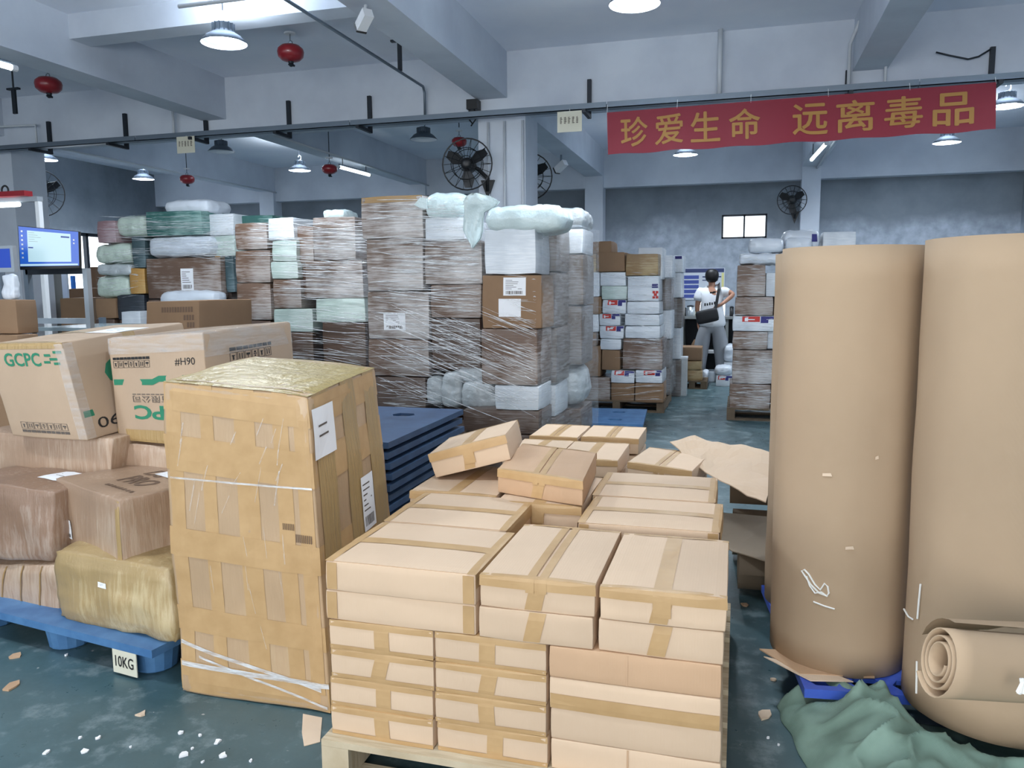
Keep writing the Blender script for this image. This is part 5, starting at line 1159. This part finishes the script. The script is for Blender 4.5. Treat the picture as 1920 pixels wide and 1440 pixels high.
c.rects('front', [(.78, .92, .35, .75), (.15, .45, .2, .36)], 'ink_blue', 'blue_print', .012)
A = at(1540, 437, 9.5); B = at(1600, 465, 9.5); parcel('wh', A.x, B.x, 9.3, 9.7, at(1560, 473, 9.24).z, A.z, 'plain white parcel on top at right above the rolls', GF)
# ---- stretch film on the stacks: roped creases standing proud of the sheet, plus the loose sheet down the right sides
def film(name, lb, planes, n, seed, sheets=()):
    rr = random.Random(seed); n = int(n * 1.7); v_ = []; f_ = []
    for (px0, py0, px1, py1, Y, slope, wgt) in planes:
        for k in range(int(n * wgt)):
            x_ = rr.uniform(px0, px1); y_ = rr.uniform(py0, py1); ln = rr.uniform(.12, .65) * (px1 - px0); xe = min(px1, x_ + ln)
            sl = slope + rr.gauss(0, .05); wd = rr.choice((.0008, .0012, .0018, .003)); seg = 6; i0 = len(v_); bow = rr.uniform(-.008, .008)
            A_ = at(x_, y_, Y); B_ = at(xe, y_ + (xe - x_) * sl, Y)
            for s_ in range(seg + 1):
                t_ = s_ / seg; p_ = A_ + (B_ - A_) * t_ + Vector((0, -.004 * rr.random(), bow * math.sin(t_ * PI))); w2 = wd * (.35 + math.sin(t_ * PI))
                v_ += [p_ + Vector((0, 0, w2)), p_ + Vector((0, -.004, 0)), p_ - Vector((0, 0, w2))]
            for s_ in range(seg):
                a_ = i0 + s_ * 3; f_ += [(a_, a_ + 1, a_ + 4, a_ + 3), (a_ + 1, a_ + 2, a_ + 5, a_ + 4)]
    o_ = link('stretch_film', v_, f_, 'film_crease', None, True); tag(o_, lb, 'film', 'stretch film on the stacks', 'stuff')
    for sh in sheets:
        vs_ = []; fs_ = []; A_, B_, za, zb_ = sh; na, nb = 22, 26
        for i in range(na + 1):
            for j in range(nb + 1):
                p_ = Vector(A_) + (Vector(B_) - Vector(A_)) * (i / na); z_ = za + (zb_ - za) * j / nb; d_ = .016 * fbm((i * .25, j * .12, seed), 2.0, seed)
                vs_.append(Vector((p_.x + d_ + .02, p_.y, z_)))
        for i in range(na):
            for j in range(nb): a_ = i * (nb + 1) + j; fs_.append((a_, a_ + nb + 1, a_ + nb + 2, a_ + 1))
        link('film_sheet', vs_, fs_, 'film_sheet', o_, True)
    return o_
film('stretch_film', 'clear stretch film wound in creases round the tall centre stack', [(680, 370, 900, 470, 5.725, .02, .5), (688, 445, 900, 560, 5.725, .03, .9), (690, 540, 900, 700, 5.725, .10, .8), (690, 560, 1005, 720, 5.46, .42, .8), (905, 515, 1005, 620, 5.468, .1, .12), (910, 720, 1008, 768, 5.47, .02, .15), (700, 700, 830, 770, 5.68, .12, .3)], 90, 3,
     [((-1.375, 5.50, 0), (-1.22, 7.0, 0), .25, 2.0)])
film('stretch_film', 'clear stretch film on the stack left of centre', [(445, 415, 690, 480, 6.42, .03, .9), (500, 480, 690, 560, 6.42, .06, .7), (520, 575, 690, 680, 6.42, .12, .8)], 70, 5)
film('stretch_film', 'clear stretch film glinting on the stack beside the monitor', [(180, 405, 440, 480, 7.15, .0, 1.0), (178, 470, 260, 560, 7.15, -.1, .5), (380, 430, 445, 500, 7.12, 0, .4)], 60, 7)
film('stretch_film', 'clear stretch film on the stack left of the person', [(1100, 510, 1235, 640, 9.45, .12, .8), (1150, 630, 1240, 700, 9.45, .05, .5), (1090, 700, 1242, 750, 9.45, -.08, .3)], 50, 9, [((-.86, 9.5, 0), (-.80, 10.6, 0), .2, 1.8)])
film('stretch_film', 'clear stretch film with bright creases on the stack right of the person', [(1372, 470, 1450, 600, 9.16, .03, .7), (1370, 600, 1450, 650, 9.16, 0, .4), (1370, 660, 1450, 770, 9.16, .02, .9)], 50, 11)

# ================================================================== WORKSTATION AT THE LEFT
def yq(px, py, Y): return at(px, py, Y)
mon = empty('computer_monitor', tuple(at(92, 504, 4.6))); tag(mon, 'computer monitor with a blue desktop showing a pale window', 'monitor')
TLm, TRm, BRm, BLm = at(33, 423, 4.52), at(148, 434, 4.70), at(150, 503, 4.70), at(37, 506, 4.52)
Mn = Parcel(quad_corners(TLm, TRm, BRm, BLm, (-.01, .03, 0)), .004); Mn.body('casing', 'plastic_black', 2, mon); Mn.root = mon
Mn.patch('front', .012, .988, .075, .985, 'screen_blue', 'screen', .001, 1, 1); Mn.patch('front', .15, .86, .18, .91, 'screen_pale', 'open_window', .002, 1, 1)
Mn.rects('front', [(.015, .97, .085, .13)], 'screen_pale', 'task_bar', .002); Mn.rects('front', [(.70, .84, .80, .84), (.16, .24, .50, .53)], 'poster_blue', 'window_button', .003)
Mn.rects('front', [(.05, .08, .86 - k * .1, .90 - k * .1) for k in range(7)] + [(.90, .925, .74 - k * .09, .78 - k * .09) for k in range(2)], 'paper_white', 'desktop_icons', .003)
Mn.rects('front', [(.17, .17 + .05 * (k % 3 + 2), .86 - k * .05, .865 - k * .05) for k in range(5)], 'ink_grey', 'window_text', .003)
fr_ = empty('equipment_frame', (at(100, 600, 4.72).x, 4.72, 0)); tag(fr_, 'aluminium profile frame and shelf carrying the monitor', 'frame')
zr = at(100, 509, 4.72).z; xl = at(44, 509, 4.72).x; xr_ = at(151, 509, 4.72).x; zl = at(100, 602, 4.72).z
MB().box(xl, xr_, 4.735, 4.775, zr - .02, zr + .02).build('upper_rail', 'steel_dark', fr_)
MB().box(xl, xr_, 4.735, 4.775, zl - .02, zl + .02).build('lower_rail', 'aluminium', fr_)
for x_, m_ in ((xl, 'steel_grey'), (xr_ + .02, 'aluminium')):
    for y_ in (4.755, 5.45): MB().box(x_ - .02, x_ + .02, y_ - .02, y_ + .02, 0, zr + .02 if y_ < 5 else zl).build('post', m_, fr_)
MB().box(xl - .02, xr_ + .04, 4.74, 5.47, zl - .075, zl - .05).build('shelf', 'glass_grey', fr_)
MB().tube([(xl + .2, 4.76, zr), (xl + .2, 4.74, at(72, 450, 4.72).z)], .015, 6).build('monitor_arm', 'steel_dark', fr_)
# lamp mast with a bar light and hand scanner
pw = at(76, 400, 5.2); mast = empty('lamp_mast', (pw.x, 5.3, 0)); tag(mast, 'white mast with a glowing bar light reaching left above the monitor', 'work light')
zt = at(70, 378, 5.3).z; xm = at(73, 390, 5.3).x
MB().box(xm - .018, xm + .018, 5.28, 5.32, 0, zt).build('mast', 'plastic_white', mast)
MB().box(xm - .7, xm + .018, 5.27, 5.33, zt, zt + .04).build('cross_arm', 'aluminium', mast)
MB().tube([(xm - .7, 5.26, zt - .02), (xm - .16, 5.26, zt - .02)], .02, 8).build('bar_light', 'tube_glow', mast)
q = at(20, 359, 5.25); hd = empty('handheld_scanner', tuple(q)); tag(hd, 'dark red handheld device lying on the arm of the bar light', 'device')
MB().box(q.x - .16, q.x + .16, 5.23, 5.31, zt + .042, zt + .085).build('body', 'red_paint', hd); MB().ring((q.x - .08, 5.27, zt + .10), .035, .008, Matrix.Rotation(PI / 2, 3, 'X')).build('handle_loop', 'plastic_black', hd)
# second screen and things at the edge
ss = empty('second_screen', tuple(at(5, 505, 4.3))); tag(ss, 'small screen with blue picture in a silver frame at left edge', 'monitor')
A = at(-70, 463, 4.3); B = at(27, 510, 4.3)
MB().box(A.x, B.x, 4.3, 4.33, B.z, A.z).build('casing', 'aluminium', ss); MB().box(A.x + .02, B.x - .025, 4.296, 4.2995, B.z + .03, A.z - .02).build('screen', 'screen_dim', ss)
MB().box(B.x - .2, B.x - .16, 4.33, 4.37, 0, A.z - .02).build('stand_post', 'steel_grey', ss)
A = at(4, 512, 4.25); B = at(34, 562, 4.25); c = parcel('bc', A.x, B.x, 4.22, 4.29, B.z, A.z, 'crumpled white paper hanging under the small left screen', None)
tag(c.root, None, 'paper')
for a, b, c_, d_, Y_, lb in ((-70, 562, 34, 626, 4.05, 'brown carton at the left edge under the hanging paper'), (-70, 627, 38, 700, 4.0, 'lower brown carton at the left edge beside the frame')):
    A = at(a, b, Y_); B = at(c_, d_, Y_); Pq = corners((A.x, Y_, B.z if b < 600 else .0), (B.x - A.x, 0, 0), (0, .16, 0), (0, 0, A.z - (B.z if b < 600 else 0) - .002)); cc_ = Parcel(Pq, .01, .003, .003); tag(cc_.body('carton', 'carton_dull', 4), lb, 'carton')
# farther back on the left
cab = empty('grey_cabinet', (at(63, 600, 8.6).x, 8.8, 0)); tag(cab, 'plain grey metal cabinet seen under the monitor', 'cabinet')
A = at(46, 505, 8.6); B = at(76, 600, 8.6); MB().box(A.x, B.x, 8.6, 9.0, 0, 1.95).build('body', 'desk_grey', cab); MB().box(A.x + .02, B.x - .02, 8.585, 8.5985, .05, 1.9).build('door', 'desk_grey', cab); MB().box(B.x - .06, B.x - .045, 8.57, 8.584, .95, 1.1).build('handle', 'aluminium', cab)
cg = empty('cage_cart', (at(90, 570, 9.6).x, 9.7, 0)); tag(cg, 'blue wire cage cart seen below the monitor', 'cart')
xa, xb_ = at(78, 540, 9.6).x, at(108, 540, 9.6).x
for x_ in (xa, xb_):
    for y_ in (9.6, 10.2): MB().box(x_ - .025, x_ + .025, y_ - .025, y_ + .025, .08, 1.75).build('post', 'blue_steel', cg)
for z_ in (.15, .7, 1.2, 1.72): MB().box(xa, xb_, 9.59, 9.61, z_ - .012, z_ + .012).build('rail', 'blue_steel', cg)
for k in range(1, 6): MB().tube([(xa + (xb_ - xa) * k / 6, 9.6, .15), (xa + (xb_ - xa) * k / 6, 9.6, 1.72)], .005, 4).build('wire', 'blue_steel', cg)
MB().box(xa, xb_, 9.6, 10.2, .06, .09).build('base', 'blue_steel', cg)
A = at(110, 506, 9.9); B = at(128, 560, 9.9); tag(MB().box(A.x, B.x, 9.9, 9.93, 0, A.z).build('whiteboard', 'poster_white'), 'white board standing beside the blue cage cart', 'whiteboard')
for a, b, c_, d_, Y_, kd, lb in ((110, 558, 162, 605, 8.3, 'ca', 'brown carton on a low heap seen under the monitor frame'), (128, 540, 176, 566, 8.9, 'cd', 'dark carton heap left of the stack beside the monitor'), (166, 500, 178, 535, 9.5, 'cd', 'narrow dark carton against the window beside the stack')):
    A = at(a, b, Y_); B = at(c_, d_, Y_); parcel(kd, A.x, B.x, Y_, Y_ + .45, 0, A.z, lb, None, .1)
# ================================================================== THE FAR END BEHIND THE STACKS
po = empty('wall_poster', tuple(at(1318, 560, YB - .02))); tag(po, 'white wall poster with navy header and blue table', 'poster')
A = at(1276, 503, YB - .02); B = at(1358, 562, YB - .02); wd, ht = B.x - A.x, A.z - B.z
MB().box(A.x, B.x, YB - .02, YB - .002, B.z, A.z).build('sheet', 'poster_white', po)
def pr(a, b, c_, d_, m_, nm): MB().box(A.x + wd * a, A.x + wd * b, YB - .024, YB - .0205, B.z + ht * c_, B.z + ht * d_).build(nm, m_, po)
pr(.02, .98, .86, .98, 'poster_navy', 'header'); pr(.93, .98, .1, .84, 'poster_yellow', 'yellow_margin')
for k in range(5): pr(.03, .42, .06 + .15 * k, .17 + .15 * k, 'poster_blue', 'table_row')
pr(.5, .92, .7, .74, 'poster_navy', 'text_line'); pr(.5, .85, .6, .63, 'poster_navy', 'text_line')
dz_ = at(1320, 593, 13.75).z; xa = at(1274, 593, 13.6).x; xb_ = at(1420, 593, 13.6).x
dk_ = empty('work_counter', ((xa + xb_) / 2, 13.9, 0)); tag(dk_, 'grey work counter against the back wall behind the person', 'counter')
MB().box(xa, xb_, 13.6, 14.35, dz_ - .04, dz_).build('top', 'desk_grey', dk_)
for x_ in (xa + .02, xa + .75, xb_ - .06): MB().box(x_, x_ + .05, 13.63, 14.3, 0, dz_ - .0405).build('side_panel', 'desk_grey', dk_)
MB().box(xa + .07, xb_ - .06, 14.25, 14.28, 0, dz_ - .0405).build('back_panel', 'steel_dark', dk_); MB().box(xa + .0705, xa + .7495, 13.66, 14.24, .42, .44).build('shelf', 'desk_grey', dk_)
def can(px0, px1, py0, m_, lb, nm, cat, Y_=13.8, h=None):
    A_ = at(px0, py0, Y_); B_ = at(px1, py0, Y_); r_ = (B_.x - A_.x) / 2; z1_ = A_.z; o_ = empty(nm, ((A_.x + B_.x) / 2, Y_, dz_)); tag(o_, lb, cat)
    MT = Matrix.Translation(((A_.x + B_.x) / 2, Y_, 0)); hh = z1_ - dz_
    MB().lathe([(r_ * .92, dz_ + .001), (r_, dz_ + hh * .1), (r_, dz_ + hh * .86)], 16, MT).build('body', m_, o_, True); MB().lathe([(r_ * 1.03, dz_ + hh * .861), (r_ * .9, dz_ + hh * .95), (r_ * .2, dz_ + hh)], 16, MT).build('lid', 'steel_dark', o_, True)
can(1278, 1287, 576, 'plastic_black', 'black flask at the left end of the far counter', 'flask', 'flask'); can(1288, 1302, 572, 'aluminium', 'steel pot on the far counter left of the person', 'cooking_pot', 'pot')
can(1303, 1310, 581, 'notice_cream', 'cream tub on the far counter just left of the person', 'tub', 'tub'); can(1368, 1376, 574, 'plastic_black', 'black kettle on the far counter right of the person', 'kettle', 'kettle')
A = at(1307, 565, 14.0); B = at(1359, 590, 14.0); tag(MB().box(A.x, B.x, 14.0, 14.02, dz_ + .001, A.z).build('lit_screen', 'window_glow'), 'bright white screen on the counter behind the person', 'screen')
stl = empty('stool', (at(1334, 640, 13.4).x, 13.45, 0)); tag(stl, 'light stool under the far counter between the legs', 'stool'); q = at(1334, 640, 13.4)
MB().box(q.x - .14, q.x + .14, 13.3, 13.55, .42, .46).build('seat', 'plastic_white', stl)
for i in (-1, 1):
    for j in (13.32, 13.52): MB().box(q.x + i * .11 - .02, q.x + i * .11 + .02, j - .02, j + .02, 0, .4195).build('leg', 'plastic_white', stl)
wood_pallet('wooden_pallet', at(1270, 690, 11.9).x, at(1326, 690, 11.9).x, 11.9, 12.45, 'small wooden pallet on the floor left of the person', 'wood_old', .12, 4)
zz = .12
for k, (px0, px1, h_, kd, lb) in enumerate(((1272, 1318, .16, 'gd', 'low golden carton on the small far pallet'), (1272, 1316, .14, 'gd', 'shiny taped carton in the middle of the small far pallet heap'), (1272, 1316, .20, 'ca', 'plain carton on top of the small far pallet'))):
    a = at(px0, 660, 11.92).x; b = at(px1, 660, 11.92).x; parcel(kd, a, b, 11.95, 12.35, zz, zz + h_, lb, 'cartons on the small far pallet'); zz += h_
for px0, px1, z0_, z1_, Y_, kd, lb in ((1343, 1376, 0, .17, 12.3, 'rb', 'white printed box on the floor right of the person'), (1341, 1374, .171, .31, 12.3, 'bc', 'white bag on the printed box right of the person'), (1328, 1342, 0, .17, 12.9, 'wh', 'small white box on the floor in front of the person'), (1318, 1329, 0, .22, 12.5, 'bc', 'small white bag by the foot of the person'), (1358, 1380, 0, .33, 12.75, 'wh', 'lower white parcel beside the right leg of the person'), (1358, 1380, .331, .60, 12.75, 'bc', 'upper white bag beside the right leg of the person')):
    a = at(px0, 660, Y_).x; b = at(px1, 660, Y_).x; parcel(kd, a, b, Y_, Y_ + .3, z0_, z1_, lb, 'white parcels round the person')
q = atz(1275, 742, 0); bn_ = empty('waste_bin', (q.x, q.y, 0)); tag(bn_, 'tall pale grey bin on the floor right of the stack left of person', 'bin')
MB().box(q.x - .07, q.x + .085, q.y, q.y + .2, 0, at(1275, 673, q.y).z).build('body', 'bag_grey', bn_); MB().box(q.x - .075, q.x + .09, q.y - .004, q.y + .205, at(1275, 673, q.y).z + .0005, at(1275, 671, q.y).z + .01).build('rim', 'plastic_white', bn_)
q = at(1300, 640, 13.5); tag(MB().lathe([(.06, .62), (.13, .66), (.14, .72), (.1, .80), (.05, .82)], 14, Matrix.Translation((q.x + .1, 13.65, -.18))).build('paper_sack', 'carton_dull', smooth=True), 'brown bundle on the shelf under the far counter', 'bundle')

# ================================================================== THE PERSON
PX = at(1333, 600, 12.95).x; PY = 12.95
def skinned(name, joints, edges, radii, mat, parent, sub=2, rootj=0):
    me = bpy.data.meshes.new(name); me.from_pydata([Vector(j_) for j_ in joints], edges, []); me.materials.append(MATS[mat])
    o_ = bpy.data.objects.new(name, me); sc.collection.objects.link(o_); o_.parent = parent
    sk_ = o_.modifiers.new('skin', 'SKIN'); sk_.use_smooth_shade = True; sk_.branch_smoothing = .6
    for i_, d_ in enumerate(me.skin_vertices[0].data):
        r_ = radii[i_]; d_.radius = (r_ if isinstance(r_, tuple) else (r_, r_)); d_.use_root = (i_ == rootj)
    if sub: ss_ = o_.modifiers.new('subsurf', 'SUBSURF'); ss_.levels = sub; ss_.render_levels = sub
    dg = bpy.context.evaluated_depsgraph_get(); m2 = bpy.data.meshes.new_from_object(o_.evaluated_get(dg)); o_.modifiers.clear(); o_.data = m2; m2.name = name; m2.shade_smooth()
    WORG[o_.name] = WORG[parent.name]
    return o_
per = empty('person', (PX, PY, 0)); tag(per, 'person seen from behind in white T-shirt and grey trousers, hand on hip', 'person')
J = {'pel': (.02, 0, .98), 'sp': (.01, 0, 1.16), 'ch': (0, .0, 1.36), 'nb': (0, .01, 1.49), 'nk': (0, .02, 1.55), 'hb': (0, .035, 1.63), 'hd': (0, .04, 1.70), 'ht': (0, .04, 1.755),
     'ls': (-.17, 0, 1.455), 'le': (-.215, -.02, 1.20), 'lw': (-.20, .03, .985), 'lh': (-.195, .045, .92), 'rs': (.17, 0, 1.455), 're': (.345, -.06, 1.385), 'rw': (.175, -.155, 1.24), 'rh': (.12, -.15, 1.20),
     'lhp': (-.09, 0, .93), 'lk': (-.145, .0, .50), 'la': (-.19, -.01, .09), 'lt': (-.21, .14, .035), 'rhp': (.12, 0, .93), 'rk': (.17, .01, .50), 'ra': (.215, -.01, .09), 'rt': (.25, .13, .035)}
RD = {'pel': (.15, .105), 'sp': (.135, .095), 'ch': (.155, .105), 'nb': .07, 'nk': .052, 'hb': .07, 'hd': (.082, .095), 'ht': .06, 'ls': .06, 'le': .042, 'lw': .028, 'lh': (.036, .022), 'rs': .06, 're': .042, 'rw': .028, 'rh': (.036, .022),
      'lhp': .088, 'lk': .062, 'la': .042, 'lt': .036, 'rhp': .088, 'rk': .062, 'ra': .042, 'rt': .036}
ED = [('pel', 'sp'), ('sp', 'ch'), ('ch', 'nb'), ('nb', 'nk'), ('nk', 'hb'), ('hb', 'hd'), ('hd', 'ht'), ('ch', 'ls'), ('ls', 'le'), ('le', 'lw'), ('lw', 'lh'), ('ch', 'rs'), ('rs', 're'), ('re', 'rw'), ('rw', 'rh'), ('pel', 'lhp'), ('lhp', 'lk'), ('lk', 'la'), ('la', 'lt'), ('pel', 'rhp'), ('rhp', 'rk'), ('rk', 'ra'), ('ra', 'rt')]
# fingers rooted in each palm
for hnd, d_, sd in (('lh', Vector((0, .01, -1)), 1), ('rh', Vector((-.8, .15, -.5)), -1)):
    d_ = d_.normalized(); w_ = Vector((0, 1, 0)) if hnd == 'lh' else Vector((.1, -.1, 1)).normalized(); hp = Vector(J[hnd])
    for k, (of, ln) in enumerate(((-.024, .07), (-.008, .08), (.008, .076), (.024, .06))):
        J[hnd + 'f%d' % k] = tuple(hp + d_ * (.035 + ln * .5) + w_ * of); J[hnd + 'g%d' % k] = tuple(hp + d_ * (.03 + ln) + w_ * of + Vector((.012 * sd, 0, 0)))
        RD[hnd + 'f%d' % k] = .0095; RD[hnd + 'g%d' % k] = .008; ED += [(hnd, hnd + 'f%d' % k), (hnd + 'f%d' % k, hnd + 'g%d' % k)]
    J[hnd + 't'] = tuple(hp + d_ * .02 + w_ * .05); RD[hnd + 't'] = .0095; ED.append((hnd, hnd + 't'))
J['er'] = (.088, .03, 1.665); J['el'] = (-.088, .03, 1.665); J['ns'] = (0, .148, 1.655)
for k in ('er', 'el'): RD[k] = .016; ED.append(('hb', k))
RD['ns'] = .013; ED.append(('hb', 'ns'))
nm = list(J); ix = {k: i for i, k in enumerate(nm)}
skinned('body', [J[k] for k in nm], [(ix[a], ix[b]) for a, b in ED], [RD[k] for k in nm], 'skin', per, 2, ix['pel'])
def sub_skin(name, keys, edges, rad, mat, sub=2):
    ii = {k: i for i, k in enumerate(keys)}
    return skinned(name, [keys[k] for k in keys], [(ii[a], ii[b]) for a, b in edges], [rad[k] for k in keys], mat, per, sub)
mid = lambda a, b, t_: tuple(Vector(a) + (Vector(b) - Vector(a)) * t_)
sub_skin('t_shirt', {'hem': (.02, 0, .84), 'pel': (.02, 0, .96), 'sp': J['sp'], 'ch': J['ch'], 'nb': (0, .01, 1.535), 'ls': J['ls'], 'l2': mid(J['ls'], J['le'], .75), 'rs': J['rs'], 'r2': mid(J['rs'], J['re'], .72)}, [('hem', 'pel'), ('pel', 'sp'), ('sp', 'ch'), ('ch', 'nb'), ('ch', 'ls'), ('ls', 'l2'), ('ch', 'rs'), ('rs', 'r2')],
         {'hem': (.235, .175), 'pel': (.23, .165), 'sp': (.215, .145), 'ch': (.225, .15), 'nb': (.10, .085), 'ls': .10, 'l2': .092, 'rs': .10, 'r2': .088}, 'shirt_white')
sub_skin('trousers', {'pel': (.02, 0, 1.10), 'p2': (.02, 0, .95), 'lhp': (-.09, 0, .86), 'lk': J['lk'], 'la': (-.185, -.01, .10), 'rhp': (.12, 0, .86), 'rk': J['rk'], 'ra': (.21, -.01, .10)}, [('pel', 'p2'), ('p2', 'lhp'), ('lhp', 'lk'), ('lk', 'la'), ('p2', 'rhp'), ('rhp', 'rk'), ('rk', 'ra')],
         {'pel': (.19, .135), 'p2': (.20, .15), 'lhp': .14, 'lk': .125, 'la': .11, 'rhp': .14, 'rk': .125, 'ra': .11}, 'trouser_grey')
sub_skin('hair', {'a': (0, -.012, 1.555), 'b': (0, .0, 1.68), 'c': (0, .03, 1.785)}, [('a', 'b'), ('b', 'c')], {'a': (.09, .08), 'b': (.125, .12), 'c': (.10, .105)}, 'hair_black')
for s_, k in ((-1, 'l'), (1, 'r')):
    a = Vector(J[k + 'a']); b = Vector(J[k + 't']); sub_skin('shoe', {'h': (a.x, a.y - .04, .045), 'm': tuple((a + b) / 2 * 1.0 - Vector((0, 0, .015))), 't': (b.x, b.y + .02, .04)}, [('h', 'm'), ('m', 't')], {'h': .045, 'm': .048, 't': .042}, 'shoe_dark')
def shirt_print(lst, nm_):
    b = MB()
    for x0_, x1_, z0_, z1_ in lst: b.box(x0_, x1_, -.182, -.178, z0_, z1_)
    b.v = [p_ + Vector((PX, PY, 0)) for p_ in b.v]; b.build(nm_, 'ink_black', per)
shirt_print([(-.10 + .036 * k, -.078 + .036 * k, 1.205 + .006 * k, 1.25 + .006 * k - .008 * (k % 2)) for k in range(6)], 'shirt_lettering')
shirt_print([(-.02, .05, 1.40, 1.425), (.03, .07, 1.41, 1.435)], 'shirt_logo')
# crossbody bag worn behind
cb = empty('crossbody_bag', (PX, PY - .2, 1.0)); tag(cb, 'black crossbody bag worn across the back of the person', 'bag')
Mb = Matrix.Translation((PX - .05, PY - .255, 1.05)) @ Matrix.Rotation(-.22, 4, 'Y')
Pc = Parcel([[[Mb @ Vector((-.165 + .33 * i, -.055 + .11 * j, -.10 + .20 * k)) for k in (0, 1)] for j in (0, 1)] for i in (0, 1)], .035, .006); Pc.body('pouch', 'bag_fabric_black', 5, cb)
def strap(pts, w_):
    b = MB(); P_ = [Vector(p_) + Vector((PX, PY, 0)) for p_ in pts]; pr_ = []
    for k, p_ in enumerate(P_):
        d_ = (P_[min(k + 1, len(P_) - 1)] - P_[max(k - 1, 0)]).normalized(); n_ = d_.cross(Vector((0, -1, 0))).normalized() * w_; b.v += [p_ - n_, p_ + n_, p_ - n_ + Vector((0, -.006, 0)), p_ + n_ + Vector((0, -.006, 0))]
    for k in range(len(P_) - 1):
        a_, c_ = k * 4, (k + 1) * 4; b.f += [(a_ + 2, c_ + 2, c_ + 3, a_ + 3), (a_, a_ + 1, c_ + 1, c_), (a_, c_, c_ + 2, a_ + 2), (a_ + 1, a_ + 3, c_ + 3, c_ + 1)]
    b.build('strap', 'bag_fabric_black', cb)
strap([(.06, -.22, 1.13), (.085, -.19, 1.25), (.10, -.175, 1.36), (.115, -.15, 1.47), (.11, -.03, 1.56), (.08, .12, 1.5)], .022)

# ================================================================== SCRAPS ON THE FLOOR
def scrap(px, py, s_, mat, lb, grp, seed):
    q_ = atz(px, py, 0); rr = random.Random(seed); n_ = 7; top = []; 
    for k in range(n_):
        a_ = 2 * PI * k / n_; r_ = s_ * rr.uniform(.5, 1.1); top.append(Vector((q_.x + r_ * math.cos(a_), q_.y + r_ * 1.2 * math.sin(a_), .004 + .004 * rr.random())))
    v_ = top + [Vector((p_.x, p_.y, .0005)) for p_ in top]; f_ = [tuple(range(n_)), tuple(range(2 * n_ - 1, n_ - 1, -1))] + [(k, n_ + k, n_ + (k + 1) % n_, (k + 1) % n_) for k in range(n_)]
    tag(link('floor_scrap', v_, f_, mat), lb, 'scrap', grp)
for k, (px, py, s_) in enumerate(((345, 1416, .016), (408, 1392, .013), (418, 1418, .014), (88, 1411, .012), (160, 1410, .014), (184, 1385, .008), (375, 1380, .007), (360, 1405, .007), (340, 1375, .012), (245, 1402, .005), (470, 1428, .006), (1440, 1385, .006), (1460, 1398, .005), (380, 1430, .006), (150, 1385, .007))):
    scrap(px, py, s_, 'paper_white', 'small pale paint chip or paper scrap on the green floor', 'pale scraps on the floor', k)
scrap(265, 1341, .020, 'carton_pale', 'small cardboard scrap on the floor before the tall carton', None, 40)
scrap(125, 1229, .008, 'paper_white', 'tiny scrap on the floor by the blue pallet foot', None, 41)
scrap(28, 1232, .03, 'carton_kraft', 'strip of brown tape on the floor near the blue pallet', None, 42); scrap(22, 1288, .04, 'carton_kraft', 'torn brown cardboard bit at the lower left edge', None, 43)
scrap(1432, 1340, .035, 'carton_pale', 'torn paper scrap on the floor beside the green sack', None, 44); scrap(1450, 1275, .018, 'carton_pale', 'small paper scrap below the torn cardboard by the rolls', None, 45); scrap(1395, 1135, .02, 'carton_kraft', 'brown tape scrap on the floor beside the near cartons', None, 46)
sheet([atz(568, 1338, .004), atz(604, 1345, .004), atz(600, 1390, .004), atz(570, 1398, .004), atz(566, 1372, .004)], .003, 'cardboard tongue sticking out from under the tall carton', 'carton_pale', warp=.002)
